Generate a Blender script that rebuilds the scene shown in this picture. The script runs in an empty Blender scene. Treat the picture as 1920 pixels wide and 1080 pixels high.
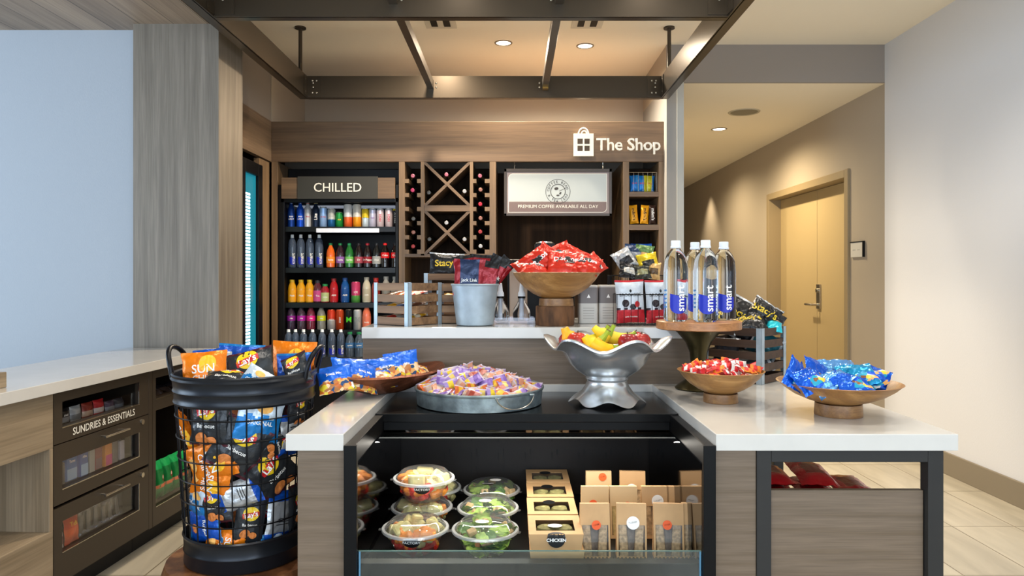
import bpy, bmesh, math, random
from mathutils import Vector, Matrix, noise
R = math.radians
PI = math.pi
# ------------------------------------------------------------------ camera
H = 1.304
sc = bpy.context.scene
col = sc.collection
cam = bpy.data.cameras.new('camera'); cam_o = bpy.data.objects.new('camera', cam); col.objects.link(cam_o)
cam_o.location = (0, 0, H); cam_o.rotation_euler = (R(90), 0, 0)
cam.sensor_width = 36; cam.lens = 25.0; cam.shift_x = -3/1920; cam.shift_y = -21/1920
cam.clip_start = .05
sc.camera = cam_o
# ------------------------------------------------------------------ world, light, exposure
w = bpy.data.worlds.new('world'); sc.world = w; w.use_nodes = True
bg = w.node_tree.nodes['Background']
bg.inputs[0].default_value = (.68, .82, 1.0, 1); bg.inputs[1].default_value = .95
sc.view_settings.view_transform = 'Standard'; sc.view_settings.look = 'None'
sc.view_settings.exposure = 0.08; sc.view_settings.gamma = 1; sc.view_settings.use_curve_mapping = False

def area(name, loc, rot, sx, sy, power, color):
    l = bpy.data.lights.new(name, 'AREA'); l.shape = 'RECTANGLE'; l.size = sx; l.size_y = sy
    l.energy = power; l.color = color
    o = bpy.data.objects.new(name, l); col.objects.link(o); o.location = loc
    o.rotation_euler = rot
    return o
def spot(name, loc, power, ang=110, color=(1, .80, .56), blend=.6, rad=.05, rot=(0, 0, 0)):
    l = bpy.data.lights.new(name, 'SPOT'); l.energy = power; l.spot_size = R(ang); l.spot_blend = blend
    l.color = color; l.shadow_soft_size = rad
    o = bpy.data.objects.new(name, l); col.objects.link(o); o.location = loc; o.rotation_euler = rot
    return o
# unseen area lights assumed for cool daylight from behind and left, no windows built
area('assumed_daylight', (-1.4, -2.6, 1.65), (R(116), 0, R(0)), 3.6, 2.3, 105, (.74, .87, 1.0))  # assumed light behind the camera, tilted up to brighten the ceiling
area('assumed_daylight', (2.2, -2.6, 1.65), (R(114), 0, R(0)), 2.2, 2.3, 105, (.76, .88, 1.0))  # second assumed light behind the camera, tilted up likewise
area('assumed_daylight', (-5.6, 1.6, 1.5), (R(90), 0, R(-90)), 3.0, 2.2, 150, (.66, .83, 1.0))  # assumed unseen light at the left, strengthened to brighten the right wall
# added downlights, unseen in the main ceiling above and behind the frame
for x, y, p in ((-.9, 1.4, 50), (.3, 1.4, 50), (1.5, 1.4, 44), (-.3, 3.0, 58), (.75, 3.0, 62), (1.9, 3.3, 75)):
    spot('ceiling_downlight_lamp', (x, y, 3.08), p, 130, (1, .91, .79), .8, .06)
# the two visible downlights, the visible corridor one
spot('ceiling_downlight_lamp', (-.078, 5.46, 3.07), 150, 160, (1, .86, .66), .7)
spot('ceiling_downlight_lamp', (.556, 5.53, 3.07), 150, 160, (1, .86, .66), .7)
spot('ceiling_downlight_lamp', (-.55, 4.45, 3.07), 190, 150, (1, .83, .62), .6)  # unseen lamp added above the frame
spot('corridor_downlight_lamp', (2.09, 7.23, 2.79), 230, 165, (1, .80, .50), .8)
spot('corridor_downlight_lamp', (2.62, 10.4, 2.79), 90, 80, (1, .80, .52), .8)  # unseen lamp assumed from the scallop of light on the corridor wall
spot('corridor_downlight_lamp', (2.1, 9.0, 2.79), 130, 160, (1, .80, .50), .8)  # unseen lamp added to brighten the corridor

# ------------------------------------------------------------------ helpers
def c(h):
    h = h.lstrip('#'); r = []
    for i in (0, 2, 4):
        v = int(h[i:i+2], 16)/255
        r.append(v/12.92 if v <= .04045 else ((v+.055)/1.055)**2.4)
    return (r[0], r[1], r[2], 1)
MATS = {}
def mat(name, col_, rough=.5, metal=0, emit=None, es=0, trans=0, ior=1.45, bump=0, bscale=40, var=0, vscale=8, coat=0, spec=None, streak=None):
    if name in MATS: return MATS[name]
    m = bpy.data.materials.new(name); m.use_nodes = True; MATS[name] = m
    nt = m.node_tree; b = nt.nodes['Principled BSDF']
    if isinstance(col_, str): col_ = c(col_)
    b.inputs['Base Color'].default_value = col_; b.inputs['Roughness'].default_value = rough
    b.inputs['Metallic'].default_value = metal; b.inputs['IOR'].default_value = ior
    b.inputs['Transmission Weight'].default_value = trans; b.inputs['Coat Weight'].default_value = coat
    if spec is not None: b.inputs['Specular IOR Level'].default_value = spec
    if emit:
        b.inputs['Emission Color'].default_value = c(emit) if isinstance(emit, str) else emit
        b.inputs['Emission Strength'].default_value = es
    tc = None
    if bump or var:
        tc = nt.nodes.new('ShaderNodeTexCoord'); mp = nt.nodes.new('ShaderNodeMapping')
        nt.links.new(tc.outputs['Object'], mp.inputs[0])
        if streak: mp.inputs['Scale'].default_value = streak
    if var:
        n = nt.nodes.new('ShaderNodeTexNoise'); n.inputs['Scale'].default_value = vscale; n.inputs['Detail'].default_value = 5
        nt.links.new(mp.outputs[0], n.inputs[0])
        mx = nt.nodes.new('ShaderNodeMixRGB'); mx.blend_type = 'MIX'
        mx.inputs[1].default_value = tuple(max(0, v*(1-var)) for v in col_[:3]) + (1,)
        mx.inputs[2].default_value = tuple(min(1, v*(1+var)) for v in col_[:3]) + (1,)
        rp = nt.nodes.new('ShaderNodeValToRGB'); rp.color_ramp.elements[0].position = .35; rp.color_ramp.elements[1].position = .65
        nt.links.new(n.outputs[0], rp.inputs[0]); nt.links.new(rp.outputs[0], mx.inputs[0]); nt.links.new(mx.outputs[0], b.inputs['Base Color'])
    if bump:
        n = nt.nodes.new('ShaderNodeTexNoise'); n.inputs['Scale'].default_value = bscale; n.inputs['Detail'].default_value = 4
        nt.links.new(mp.outputs[0], n.inputs[0])
        bp = nt.nodes.new('ShaderNodeBump'); bp.inputs['Strength'].default_value = bump; bp.inputs['Distance'].default_value = .01
        nt.links.new(n.outputs[0], bp.inputs['Height']); nt.links.new(bp.outputs[0], b.inputs['Normal'])
    return m
def wood(name, ca, cb, axis='x', s=1.0, rough=.5, cc=None, boards=None, spec=.5):
    """grain that runs along axis; ca and cb the dark and light grain colours"""
    if name in MATS: return MATS[name]
    m = bpy.data.materials.new(name); m.use_nodes = True; MATS[name] = m
    nt = m.node_tree; b = nt.nodes['Principled BSDF']; b.inputs['Roughness'].default_value = rough; b.inputs['Specular IOR Level'].default_value = spec
    tc = nt.nodes.new('ShaderNodeTexCoord'); mp = nt.nodes.new('ShaderNodeMapping')
    nt.links.new(tc.outputs['Object'], mp.inputs[0])
    sc_ = [14*s, 14*s, 14*s]; sc_['xyz'.index(axis)] = .55*s
    mp.inputs['Scale'].default_value = sc_
    n = nt.nodes.new('ShaderNodeTexNoise'); n.inputs['Scale'].default_value = 1.3; n.inputs['Detail'].default_value = 8; n.inputs['Roughness'].default_value = .62; n.inputs['Distortion'].default_value = .12
    nt.links.new(mp.outputs[0], n.inputs[0])
    rp = nt.nodes.new('ShaderNodeValToRGB'); e = rp.color_ramp.elements
    e[0].position = .32; e[0].color = c(ca); e[1].position = .68; e[1].color = c(cb)
    if cc: k = e.new(.5); k.color = c(cc)
    nt.links.new(n.outputs[0], rp.inputs[0])
    mp2 = nt.nodes.new('ShaderNodeMapping'); nt.links.new(tc.outputs['Object'], mp2.inputs[0])
    s2 = [150*s, 150*s, 150*s]; s2['xyz'.index(axis)] = 3*s; mp2.inputs['Scale'].default_value = s2
    n2 = nt.nodes.new('ShaderNodeTexNoise'); n2.inputs['Scale'].default_value = 1.0; n2.inputs['Detail'].default_value = 3
    nt.links.new(mp2.outputs[0], n2.inputs[0])
    mx = nt.nodes.new('ShaderNodeMixRGB'); mx.blend_type = 'OVERLAY'; mx.inputs[0].default_value = .35
    nt.links.new(rp.outputs[0], mx.inputs[1]); nt.links.new(n2.outputs[0], mx.inputs[2])
    last = mx.outputs[0]
    if boards:   # (scale along which seams repeat, axis index)
        w_, ax_ = boards
        sp = nt.nodes.new('ShaderNodeSeparateXYZ'); nt.links.new(tc.outputs['Object'], sp.inputs[0])
        d = nt.nodes.new('ShaderNodeMath'); d.operation = 'DIVIDE'; d.inputs[1].default_value = w_; nt.links.new(sp.outputs[ax_], d.inputs[0])
        fr = nt.nodes.new('ShaderNodeMath'); fr.operation = 'FRACT'; nt.links.new(d.outputs[0], fr.inputs[0])
        gt = nt.nodes.new('ShaderNodeMath'); gt.operation = 'GREATER_THAN'; gt.inputs[1].default_value = .03; nt.links.new(fr.outputs[0], gt.inputs[0])
        fl = nt.nodes.new('ShaderNodeMath'); fl.operation = 'FLOOR'; nt.links.new(d.outputs[0], fl.inputs[0])
        wn = nt.nodes.new('ShaderNodeTexWhiteNoise'); wn.noise_dimensions = '1D'; nt.links.new(fl.outputs[0], wn.inputs['W'])
        mr = nt.nodes.new('ShaderNodeMapRange'); mr.inputs[3].default_value = .82; mr.inputs[4].default_value = 1.1; nt.links.new(wn.outputs[0], mr.inputs[0])
        mu = nt.nodes.new('ShaderNodeMath'); mu.operation = 'MULTIPLY'; nt.links.new(mr.outputs[0], mu.inputs[0])
        g2 = nt.nodes.new('ShaderNodeMapRange'); g2.inputs[3].default_value = .35; g2.inputs[4].default_value = 1; nt.links.new(gt.outputs[0], g2.inputs[0]); nt.links.new(g2.outputs[0], mu.inputs[1])
        m2 = nt.nodes.new('ShaderNodeMixRGB'); m2.blend_type = 'MULTIPLY'; m2.inputs[0].default_value = 1
        nt.links.new(last, m2.inputs[1]); nt.links.new(mu.outputs[0], m2.inputs[2]); last = m2.outputs[0]
    nt.links.new(last, b.inputs['Base Color'])
    return m
def clearplastic(name, tint=(1, 1, 1, 1), base=.06, top=.75, haze=0):
    """thin clear sheet: mostly see-through with a fresnel gloss"""
    if name in MATS: return MATS[name]
    m = bpy.data.materials.new(name); m.use_nodes = True; MATS[name] = m
    nt = m.node_tree; nt.nodes.remove(nt.nodes['Principled BSDF'])
    o = nt.nodes['Material Output']; t = nt.nodes.new('ShaderNodeBsdfTransparent'); t.inputs[0].default_value = tint
    g = nt.nodes.new('ShaderNodeBsdfGlossy'); g.inputs['Roughness'].default_value = .05
    lw = nt.nodes.new('ShaderNodeLayerWeight'); lw.inputs[0].default_value = .25
    mr = nt.nodes.new('ShaderNodeMapRange'); mr.inputs[3].default_value = base; mr.inputs[4].default_value = top
    nt.links.new(lw.outputs['Fresnel'], mr.inputs[0])
    mx = nt.nodes.new('ShaderNodeMixShader'); nt.links.new(mr.outputs[0], mx.inputs[0]); nt.links.new(t.outputs[0], mx.inputs[1]); nt.links.new(g.outputs[0], mx.inputs[2])
    out = mx.outputs[0]
    if haze:
        d = nt.nodes.new('ShaderNodeBsdfDiffuse'); d.inputs[0].default_value = (.9, .92, .93, 1); m2 = nt.nodes.new('ShaderNodeMixShader'); m2.inputs[0].default_value = haze
        nt.links.new(out, m2.inputs[1]); nt.links.new(d.outputs[0], m2.inputs[2]); out = m2.outputs[0]
    nt.links.new(out, o.inputs[0])
    return m

class MB:
    def __init__(s): s.v = []; s.f = []; s.mi = []; s.sm = []
    def add(s, vs, fs, mi=0, smooth=False, M=None):
        b = len(s.v)
        s.v += [tuple(M @ Vector(p)) if M is not None else tuple(p) for p in vs]
        for i, f in enumerate(fs):
            s.f.append([b+k for k in f]); s.mi.append(mi[i] if isinstance(mi, list) else mi); s.sm.append(smooth)
        return s
    def box(s, x0, x1, y0, y1, z0, z1, mi=0, M=None):
        v = [(x0,y0,z0),(x1,y0,z0),(x1,y1,z0),(x0,y1,z0),(x0,y0,z1),(x1,y0,z1),(x1,y1,z1),(x0,y1,z1)]
        return s.add(v, [(0,3,2,1),(4,5,6,7),(0,1,5,4),(1,2,6,5),(2,3,7,6),(3,0,4,7)], mi, False, M)
    def lathe(s, prof, n=32, mi=0, M=None, fn=None, smooth=True, cap0=False, cap1=False):
        """prof: (r, z) or (r, z, mi) points; fn(r, z, a, t) may move points"""
        vs = []; fs = []; ms = []; k = len(prof)
        for i, p in enumerate(prof):
            for j in range(n):
                a = 2*PI*j/n; r, z = p[0], p[1]
                if fn: r, z = fn(r, z, a, i)
                vs.append((r*math.cos(a), r*math.sin(a), z))
        for i in range(k-1):
            m_ = prof[i][2] if len(prof[i]) > 2 else mi
            for j in range(n):
                fs.append((i*n+j, i*n+(j+1) % n, (i+1)*n+(j+1) % n, (i+1)*n+j)); ms.append(m_)
        if cap0: fs.append(tuple(range(n))[::-1]); ms.append(ms[0])
        if cap1: fs.append(tuple((k-1)*n+j for j in range(n))); ms.append(ms[-1])
        return s.add(vs, fs, ms, smooth, M)
    def cyl(s, x, y, z0, z1, r, n=20, mi=0, M=None, smooth=True, r1=None):
        T = Matrix.Translation((x, y, 0)); M = M @ T if M is not None else T
        return s.lathe([(r, z0), (r if r1 is None else r1, z1)], n, mi, M, None, smooth, True, True)
    def tube(s, pts, r, n=8, mi=0, closed=False, M=None, rs=None, smooth=True):
        pts = [Vector(p) for p in pts]; vs = []; fs = []; k = len(pts)
        up = Vector((0, 0, 1)); prev = None
        for i, p in enumerate(pts):
            a = pts[(i-1) % k] if (closed or i > 0) else p; b = pts[(i+1) % k] if (closed or i < k-1) else p
            t = (b-a).normalized()
            if prev is None:
                u = t.cross(up)
                if u.length < .1: u = t.cross(Vector((1, 0, 0)))
            else: u = prev - t*prev.dot(t)
            u.normalize(); prev = u; v_ = t.cross(u); rr = rs[i] if rs else r
            for j in range(n):
                ang = 2*PI*j/n; vs.append(p + u*(rr*math.cos(ang)) + v_*(rr*math.sin(ang)))
        m_ = k if closed else k-1
        for i in range(m_):
            for j in range(n):
                fs.append((i*n+j, i*n+(j+1) % n, ((i+1) % k)*n+(j+1) % n, ((i+1) % k)*n+j))
        if not closed: fs.append(tuple(range(n))[::-1]); fs.append(tuple((k-1)*n+j for j in range(n)))
        return s.add(vs, fs, mi, smooth, M)
    def grid(s, fn, nu, nv, mi=0, smooth=True, flip=False, M=None):
        vs = [fn(-1+2*i/nu, -1+2*j/nv) for j in range(nv+1) for i in range(nu+1)]; fs = []; ms = []
        for j in range(nv):
            for i in range(nu):
                a = j*(nu+1)+i; f = (a, a+1, a+nu+2, a+nu+1); fs.append(f[::-1] if flip else f)
                ms.append(mi(-1+2*(i+.5)/nu, -1+2*(j+.5)/nv) if callable(mi) else mi)
        return s.add(vs, fs, ms, smooth, M)
    def prism(s, poly, z0, z1, mi=0, M=None, smooth=False):
        n = len(poly)
        vs = [(x, y, z0) for x, y in poly]+[(x, y, z1) for x, y in poly]
        fs = [tuple(range(n))[::-1], tuple(range(n, 2*n))]+[(i, (i+1) % n, n+(i+1) % n, n+i) for i in range(n)]
        return s.add(vs, fs, mi, smooth, M)
    def build(s, name, mats, parent=None, bevel=0, recalc=True, weld=False):
        me = bpy.data.meshes.new(name); me.from_pydata(s.v, [], s.f)
        if not isinstance(mats, (list, tuple)): mats = [mats]
        for m in mats: me.materials.append(m)
        me.polygons.foreach_set('material_index', s.mi); me.polygons.foreach_set('use_smooth', s.sm)
        if recalc or weld:
            bm = bmesh.new(); bm.from_mesh(me)
            if weld: bmesh.ops.remove_doubles(bm, verts=bm.verts, dist=1e-5)
            if recalc: bmesh.ops.recalc_face_normals(bm, faces=bm.faces)
            bm.to_mesh(me); bm.free()
        me.update()
        if any(s.sm): me.set_sharp_from_angle(angle=R(40))
        o = bpy.data.objects.new(name, me); col.objects.link(o)
        if parent: o.parent = parent
        if bevel:
            b = o.modifiers.new('bevel', 'BEVEL'); b.width = bevel; b.segments = 2; b.limit_method = 'ANGLE'
        return o
def tag(o, label, cat, group=None):
    o['label'] = label; o['category'] = cat
    if group: o['group'] = group
    return o
def thing(name, label, cat, loc=(0, 0, 0), rz=0, group=None, rot=None):
    o = bpy.data.objects.new(name, None); col.objects.link(o); o.location = loc; o.rotation_euler = rot or (0, 0, rz)
    o.empty_display_size = .05
    return tag(o, label, cat, group)
def struct(o): o['kind'] = 'structure'; return o
KIDS = {}
def dup(root, label=None, loc=None, rot=None, group=None):
    def cp(o, par):
        k = o.copy(); col.objects.link(k)
        if par: k.parent = par
        for ch in o.children: cp(ch, k)
        return k
    r = cp(root, None)
    if label: r['label'] = label
    if loc is not None: r.location = loc
    if rot is not None: r.rotation_euler = rot
    if group: r['group'] = group
    return r
F = 1333.33
def PX(p, D): return (p-963)*D/F        # where a bearing of the photo lies at depth D
def PZ(q, D): return H-(q-519)*D/F
def cutgrid(me, step, ax=(0,), lim=.5):
    bm = bmesh.new(); bm.from_mesh(me)
    for a in ax:
        k = -lim
        while k <= lim:
            no = [0, 0, 0]; no[a] = 1; co = [0, 0, 0]; co[a] = k
            bmesh.ops.bisect_plane(bm, geom=bm.verts[:]+bm.edges[:]+bm.faces[:], plane_co=co, plane_no=no); k += step
    bm.to_mesh(me); bm.free()
TC = {}
def textgeo(s, size, bold=0, ext=0, align='CENTER', cut=None, ax=(0, 1), sx=1, rot=0):
    """flat letters as (verts, faces) around the origin, vertically centred"""
    key = (s, size, bold, ext, align, cut, ax, sx, rot)
    if key in TC: return TC[key]
    cu = bpy.data.curves.new('lettering', 'FONT'); cu.body = s; cu.size = size; cu.align_x = align; cu.align_y = 'CENTER'
    cu.offset = bold*size; cu.extrude = ext; cu.resolution_u = 3
    o = bpy.data.objects.new('lettering', cu); me = bpy.data.meshes.new_from_object(o)
    bpy.data.objects.remove(o); bpy.data.curves.remove(cu)
    me.transform(Matrix.Rotation(rot, 4, 'Z') @ Matrix.Diagonal((sx, 1, 1, 1)))
    if cut: cutgrid(me, cut, ax, max([abs(v.co[i]) for v in me.vertices for i in (0, 1)]+[.001]))
    r = ([tuple(v.co) for v in me.vertices], [tuple(p.vertices) for p in me.polygons]); bpy.data.meshes.remove(me)
    TC[key] = r; return r
def ellgeo(rx, ry, rings=4, n=28, cx=0, cy=0, a0=0, a1=2*PI):
    vs = [(cx, cy, 0)]; fs = []
    for k in range(1, rings+1):
        for j in range(n):
            a = a0+(a1-a0)*j/n; vs.append((cx+rx*k/rings*math.cos(a), cy+ry*k/rings*math.sin(a), 0))
    for j in range(n):
        fs.append((0, 1+j, 1+(j+1) % n))
        for k in range(rings-1):
            a = 1+k*n; b = 1+(k+1)*n; fs.append((a+j, b+j, b+(j+1) % n, a+(j+1) % n))
    return vs, fs
def ringgeo(r0, r1, n=36):
    vs = []; fs = []
    for j in range(n):
        a = 2*PI*j/n; vs += [(r0*math.cos(a), r0*math.sin(a), 0), (r1*math.cos(a), r1*math.sin(a), 0)]
    for j in range(n): k = (j+1) % n; fs.append((2*j, 2*j+1, 2*k+1, 2*k))
    return vs, fs
def rectgeo(x0, x1, y0, y1, nx=6, ny=6):
    vs = [(x0+(x1-x0)*i/nx, y0+(y1-y0)*j/ny, 0) for j in range(ny+1) for i in range(nx+1)]
    return vs, [(j*(nx+1)+i, j*(nx+1)+i+1, (j+1)*(nx+1)+i+1, (j+1)*(nx+1)+i) for j in range(ny) for i in range(nx)]
def put(mb, geo, fn, off=.0006, mi=0):
    """lay flat geometry onto a surface; fn(x, y, off) -> point"""
    vs, fs = geo
    return mb.add([fn(x, y, off+z) for x, y, z in vs], fs, mi, False)
def moved(geo, dx=0, dy=0, rot=0, s=1):
    cs, sn = math.cos(rot), math.sin(rot)
    return [(s*(x*cs-y*sn)+dx, s*(x*sn+y*cs)+dy, z) for x, y, z in geo[0]], geo[1]
FRONT = lambda x, y, o: (x, -o, y)          # wall plane facing the camera
random.seed(4)
# ------------------------------------------------------------------ materials of the room
W_COL = wood('ash_laminate_upright', '#6a6259', '#877e73', 'z', 1.6, .42, '#787065')
W_CEIL = wood('ceiling_plank_laminate', '#8a7868', '#a8947f', 'y', .7, .5, boards=(.19, 0))
W_SHOP = wood('walnut_laminate_level', '#5a4735', '#755d45', 'x', 1.2, .45)
W_SHOPV = wood('walnut_laminate_upright', '#64503a', '#83694d', 'z', 1.4, .45)
W_DARK = wood('dark_walnut_backing', '#20150d', '#3a291b', 'z', .9, .75, spec=.15)
W_ISL = wood('island_laminate', '#63523f', '#766453', 'x', 3.0, .5, '#6c5b4a')
W_LEFT = wood('oak_laminate_run', '#74644f', '#9a8870', 'y', .9, .5)
M_QUARTZ = mat('white_quartz', '#ccc9c4', .13, var=.03, vscale=6, coat=.3)
M_COOL = mat('linen_wallcovering', '#d9dade', .75, bump=.12, bscale=60, streak=(6, 6, 1.2))
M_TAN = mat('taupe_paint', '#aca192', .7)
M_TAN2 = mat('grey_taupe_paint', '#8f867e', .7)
M_CEIL = mat('ceiling_paint', '#f0e8d6', .85)
M_BASE = mat('taupe_baseboard', '#857a68', .55)
M_BRONZE = mat('dark_bronze_steel', '#4c4338', .28, .6)
M_CAB = mat('espresso_cabinet', '#31281f', .42)
M_BLACK = mat('black_metal', '#0a090a', .4, 0, spec=.3)
M_STEEL = mat('brushed_steel', '#b9b4aa', .25, 1)
M_GUN = mat('gunmetal_frame', '#2f2e2d', .45, 0, spec=.25)
M_WHITE = mat('white_lettering', '#e9e6dc', .5)
M_DOOR = mat('door_paint', '#b8a47c', .5)
M_FRAME = mat('door_frame_paint', '#968567', .5)
M_LAMP = mat('lamp_lens', '#ffffff', .5, emit='#fff0d8', es=9)
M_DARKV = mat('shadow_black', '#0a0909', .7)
def floor_mat():
    m = bpy.data.materials.new('porcelain_tile'); m.use_nodes = True; nt = m.node_tree; b = nt.nodes['Principled BSDF']; b.inputs['Roughness'].default_value = .32
    tc = nt.nodes.new('ShaderNodeTexCoord'); mp = nt.nodes.new('ShaderNodeMapping'); nt.links.new(tc.outputs['Object'], mp.inputs[0])
    mp.inputs['Location'].default_value = (-.555, -.015, 0); mp.inputs['Rotation'].default_value = (0, 0, R(90))
    br = nt.nodes.new('ShaderNodeTexBrick'); nt.links.new(mp.outputs[0], br.inputs[0]); br.offset = 0; br.squash = 1
    br.inputs['Scale'].default_value = 1; br.inputs['Brick Width'].default_value = .61; br.inputs['Row Height'].default_value = .325
    br.inputs['Mortar Size'].default_value = .0035; br.inputs['Mortar Smooth'].default_value = .1
    br.inputs['Color1'].default_value = c('#c2bbaa'); br.inputs['Color2'].default_value = c('#b9b1a0'); br.inputs['Mortar'].default_value = c('#7d735f')
    n = nt.nodes.new('ShaderNodeTexNoise'); n.inputs['Scale'].default_value = 1; n.inputs['Detail'].default_value = 7; n.inputs['Distortion'].default_value = .8
    m2 = nt.nodes.new('ShaderNodeMapping'); m2.inputs['Scale'].default_value = (9, 1.6, 1); nt.links.new(tc.outputs['Object'], m2.inputs[0]); nt.links.new(m2.outputs[0], n.inputs[0])
    rp = nt.nodes.new('ShaderNodeValToRGB'); rp.color_ramp.elements[0].color = (.72, .70, .67, 1); rp.color_ramp.elements[1].color = (1.1, 1.08, 1.05, 1)
    rp.color_ramp.elements[0].position = .3; rp.color_ramp.elements[1].position = .7
    nt.links.new(n.outputs[0], rp.inputs[0])
    mx = nt.nodes.new('ShaderNodeMixRGB'); mx.blend_type = 'MULTIPLY'; mx.inputs[0].default_value = .8
    nt.links.new(br.outputs[0], mx.inputs[1]); nt.links.new(rp.outputs[0], mx.inputs[2]); nt.links.new(mx.outputs[0], b.inputs['Base Color'])
    return m
# ------------------------------------------------------------------ room shell
def sbox(name, m, *b, bevel=0): return struct(MB().box(*b).build(name, m, bevel=bevel))
sbox('floor', floor_mat(), -7, 3.2, -3.2, 12.6, -.1, 0)
ZC = 3.10
sbox('ceiling', M_CEIL, -2.3, 3.2, -3.2, 5.5, ZC, ZC+.1)
sbox('ceiling_recess', M_CEIL, -2.3, 1.184, 5.5, 6.7, ZC, ZC+.1)
sbox('ceiling_corridor', M_CEIL, 1.20, 3.2, 5.52, 12.6, 2.806, 2.9)
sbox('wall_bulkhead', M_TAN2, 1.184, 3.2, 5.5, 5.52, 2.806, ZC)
sbox('ceiling_soffit', W_CEIL, -7, -1.70, -3.2, 4.3, 2.716, 2.85)
sbox('wall_soffit_edge', M_BRONZE, -1.70, -1.66, -3.2, 3.97, 2.72, ZC)
sbox('wall_left', mat('darkened_linen_wallcovering', '#a8afb8', .75, bump=.12, bscale=60, streak=(6, 6, 1.2)), -7, -2.12, 4.07, 4.2, 0, 2.716)  # linen wallcovering with its colour darkened to lower this wall's brightness
sbox('wall_column', W_COL, -2.124, -1.647, 3.97, 4.32, 0, 3.0 if False else 2.716)
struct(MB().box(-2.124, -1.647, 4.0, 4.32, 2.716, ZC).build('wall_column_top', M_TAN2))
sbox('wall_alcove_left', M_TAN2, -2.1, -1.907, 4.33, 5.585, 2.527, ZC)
sbox('wall_alcove_side', W_SHOPV, -2.1, -1.96, 4.33, 4.94, 0, 2.2)
sbox('wall_alcove_back', W_DARK, -2.3, -2.09, 4.33, 6.6, 0, 2.6)
sbox('wall_recess_left', M_TAN, -2.1, -1.907, 5.60, 6.6, 2.527, ZC)
sbox('wall_recess_back', M_TAN, -2.1, 1.2, 6.5, 6.6, 0, ZC)
sbox('wall_wing', mat('cool_grey_paint', '#94918d', .6), 1.184, 1.308, 5.5, 12.6, 0, 2.806)
sbox('wall_wing_top', M_TAN, 1.184, 1.2, 5.52, 6.6, 2.806, ZC)
struct(MB().box(1.262, 1.314, 5.488, 5.54, 0, 2.806).build('trim_1', mat('corner_guard_vinyl', '#b4b3ad', .5)))
sbox('wall_right', M_COOL, 2.87, 3.1, -3.2, 5.5, 0, ZC)
# corridor wall with the door opening
struct(MB().box(2.885, 3.1, 5.5, 6.16, 0, 2.806).box(2.885, 3.1, 6.16, 8.0, 2.17, 2.806).box(2.885, 3.1, 8.0, 12.6, 0, 2.806).build('wall_corridor', M_TAN))
sbox('wall_corridor_end', M_TAN, 1.2, 3.2, 12.5, 12.6, 0, 2.806)
struct(MB().box(2.852, 2.87, -3.2, 5.5, 0, .145).build('baseboard_right', M_BASE, bevel=.003))
struct(MB().box(2.87, 2.885, 5.5, 6.08, 0, .12).box(2.87, 2.885, 8.08, 12.5, 0, .12).build('baseboard_corridor', M_BASE))
# door pair
fr = struct(MB().box(2.865, 3.02, 6.10, 6.17, 0, 2.235).box(2.865, 3.02, 7.99, 8.06, 0, 2.235).box(2.865, 3.02, 6.17, 7.99, 2.165, 2.235).build('door_1', M_FRAME, bevel=.004))
MB().box(3.0, 3.045, 6.172, 7.03-.003, .01, 2.163).build('door_leaf', M_DOOR, fr, bevel=.003)
MB().box(3.0, 3.045, 7.03+.003, 7.988, .01, 2.163).build('door_leaf', M_DOOR, fr, bevel=.003)
hm = MB().box(2.984, 3.0, 6.935, 7.015, .99, 1.23)
hm.tube([(2.988, 6.98, 1.03), (2.925, 6.98, 1.03), (2.925, 7.13, 1.03)], .013, 10).cyl(0, 0, 0, .02, .022, 16, M=Matrix.Translation((2.99, 6.98, 1.17)) @ Matrix.Rotation(R(-90), 4, 'Y'))
hm.build('door_handle', M_STEEL, fr, bevel=.002)
# sign by the door
s = thing('room_sign', 'small white room plaque with dark top edge beside the tan double door', 'sign', (2.885, 5.95, 1.53))
MB().box(-.016, 0, -.105, .105, -.062, .062).build('plaque', mat('plaque_white', '#cfcdc8', .5), s, bevel=.003)
MB().box(-.020, 0, -.108, .108, .062, .070).box(-.020, 0, -.112, -.105, -.062, .07).build('edge_strip', M_BLACK, s)
g = MB()
for y0, y1 in ((.02, .07), (-.055, -.01)):
    for k in range(5): a = y0+(y1-y0)*k/5; g.box(-.0166, -.016, a, a+.006, -.006, .004)
g.build('faint_lettering', mat('faint_grey', '#b2b0ab', .6), s)
# ------------------------------------------------------------------ lamps and fittings in the ceiling
def downlight(x, y, z, r, label):
    t = thing('recessed_downlight', label, 'ceiling light', (x, y, z), group='recessed ceiling downlights')
    MB().lathe([(r*.80, -.001), (r*.84, -.006), (r, -.004), (r*1.02, 0)], 32).build('trim_ring', mat('downlight_trim', '#8a7d6b', .35, .4), t)
    MB().lathe([(0.001, -.0005), (r*.80, -.0005)], 32).build('lens', M_LAMP, t)
downlight(-.078, 5.46, ZC, .068, 'round lit downlight left of the other one above the header')
downlight(.556, 5.53, ZC, .068, 'round lit downlight right of the other one above the header')
downlight(2.09, 7.23, 2.806, .078, 'round lit downlight in the corridor ceiling beyond the speaker grille')
t = thing('ceiling_speaker', 'round beige speaker grille in the corridor ceiling', 'speaker', (2.10, 6.48, 2.806))
MB().lathe([(.12, -.004), (.135, -.008), (.142, 0)], 40).build('rim', mat('speaker_rim', '#b8b09a', .6), t)
MB().lathe([(.001, -.003), (.12, -.004)], 40).build('grille', mat('speaker_mesh', '#8d8776', .8, bump=.5, bscale=400), t)
for x, lb in ((PX(825, 5.0), 'white slot air diffuser left of the downlights'), (PX(1103, 4.97), 'white slot air diffuser right of the centre bar, nearer the right beam')):
    t = thing('air_diffuser', lb, 'air vent', (x, 4.96, ZC), group='slot diffusers in the shop ceiling')
    MB().box(-.11, .11, -.24, .17, -.006, 0).build('plate', mat('diffuser_white', '#cfc8b8', .6), t, bevel=.002)
    for dx in (-.045, .045): MB().box(dx-.023, dx+.023, -.20, .12, -.010, -.0055).build('slot', M_DARKV, t)
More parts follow.
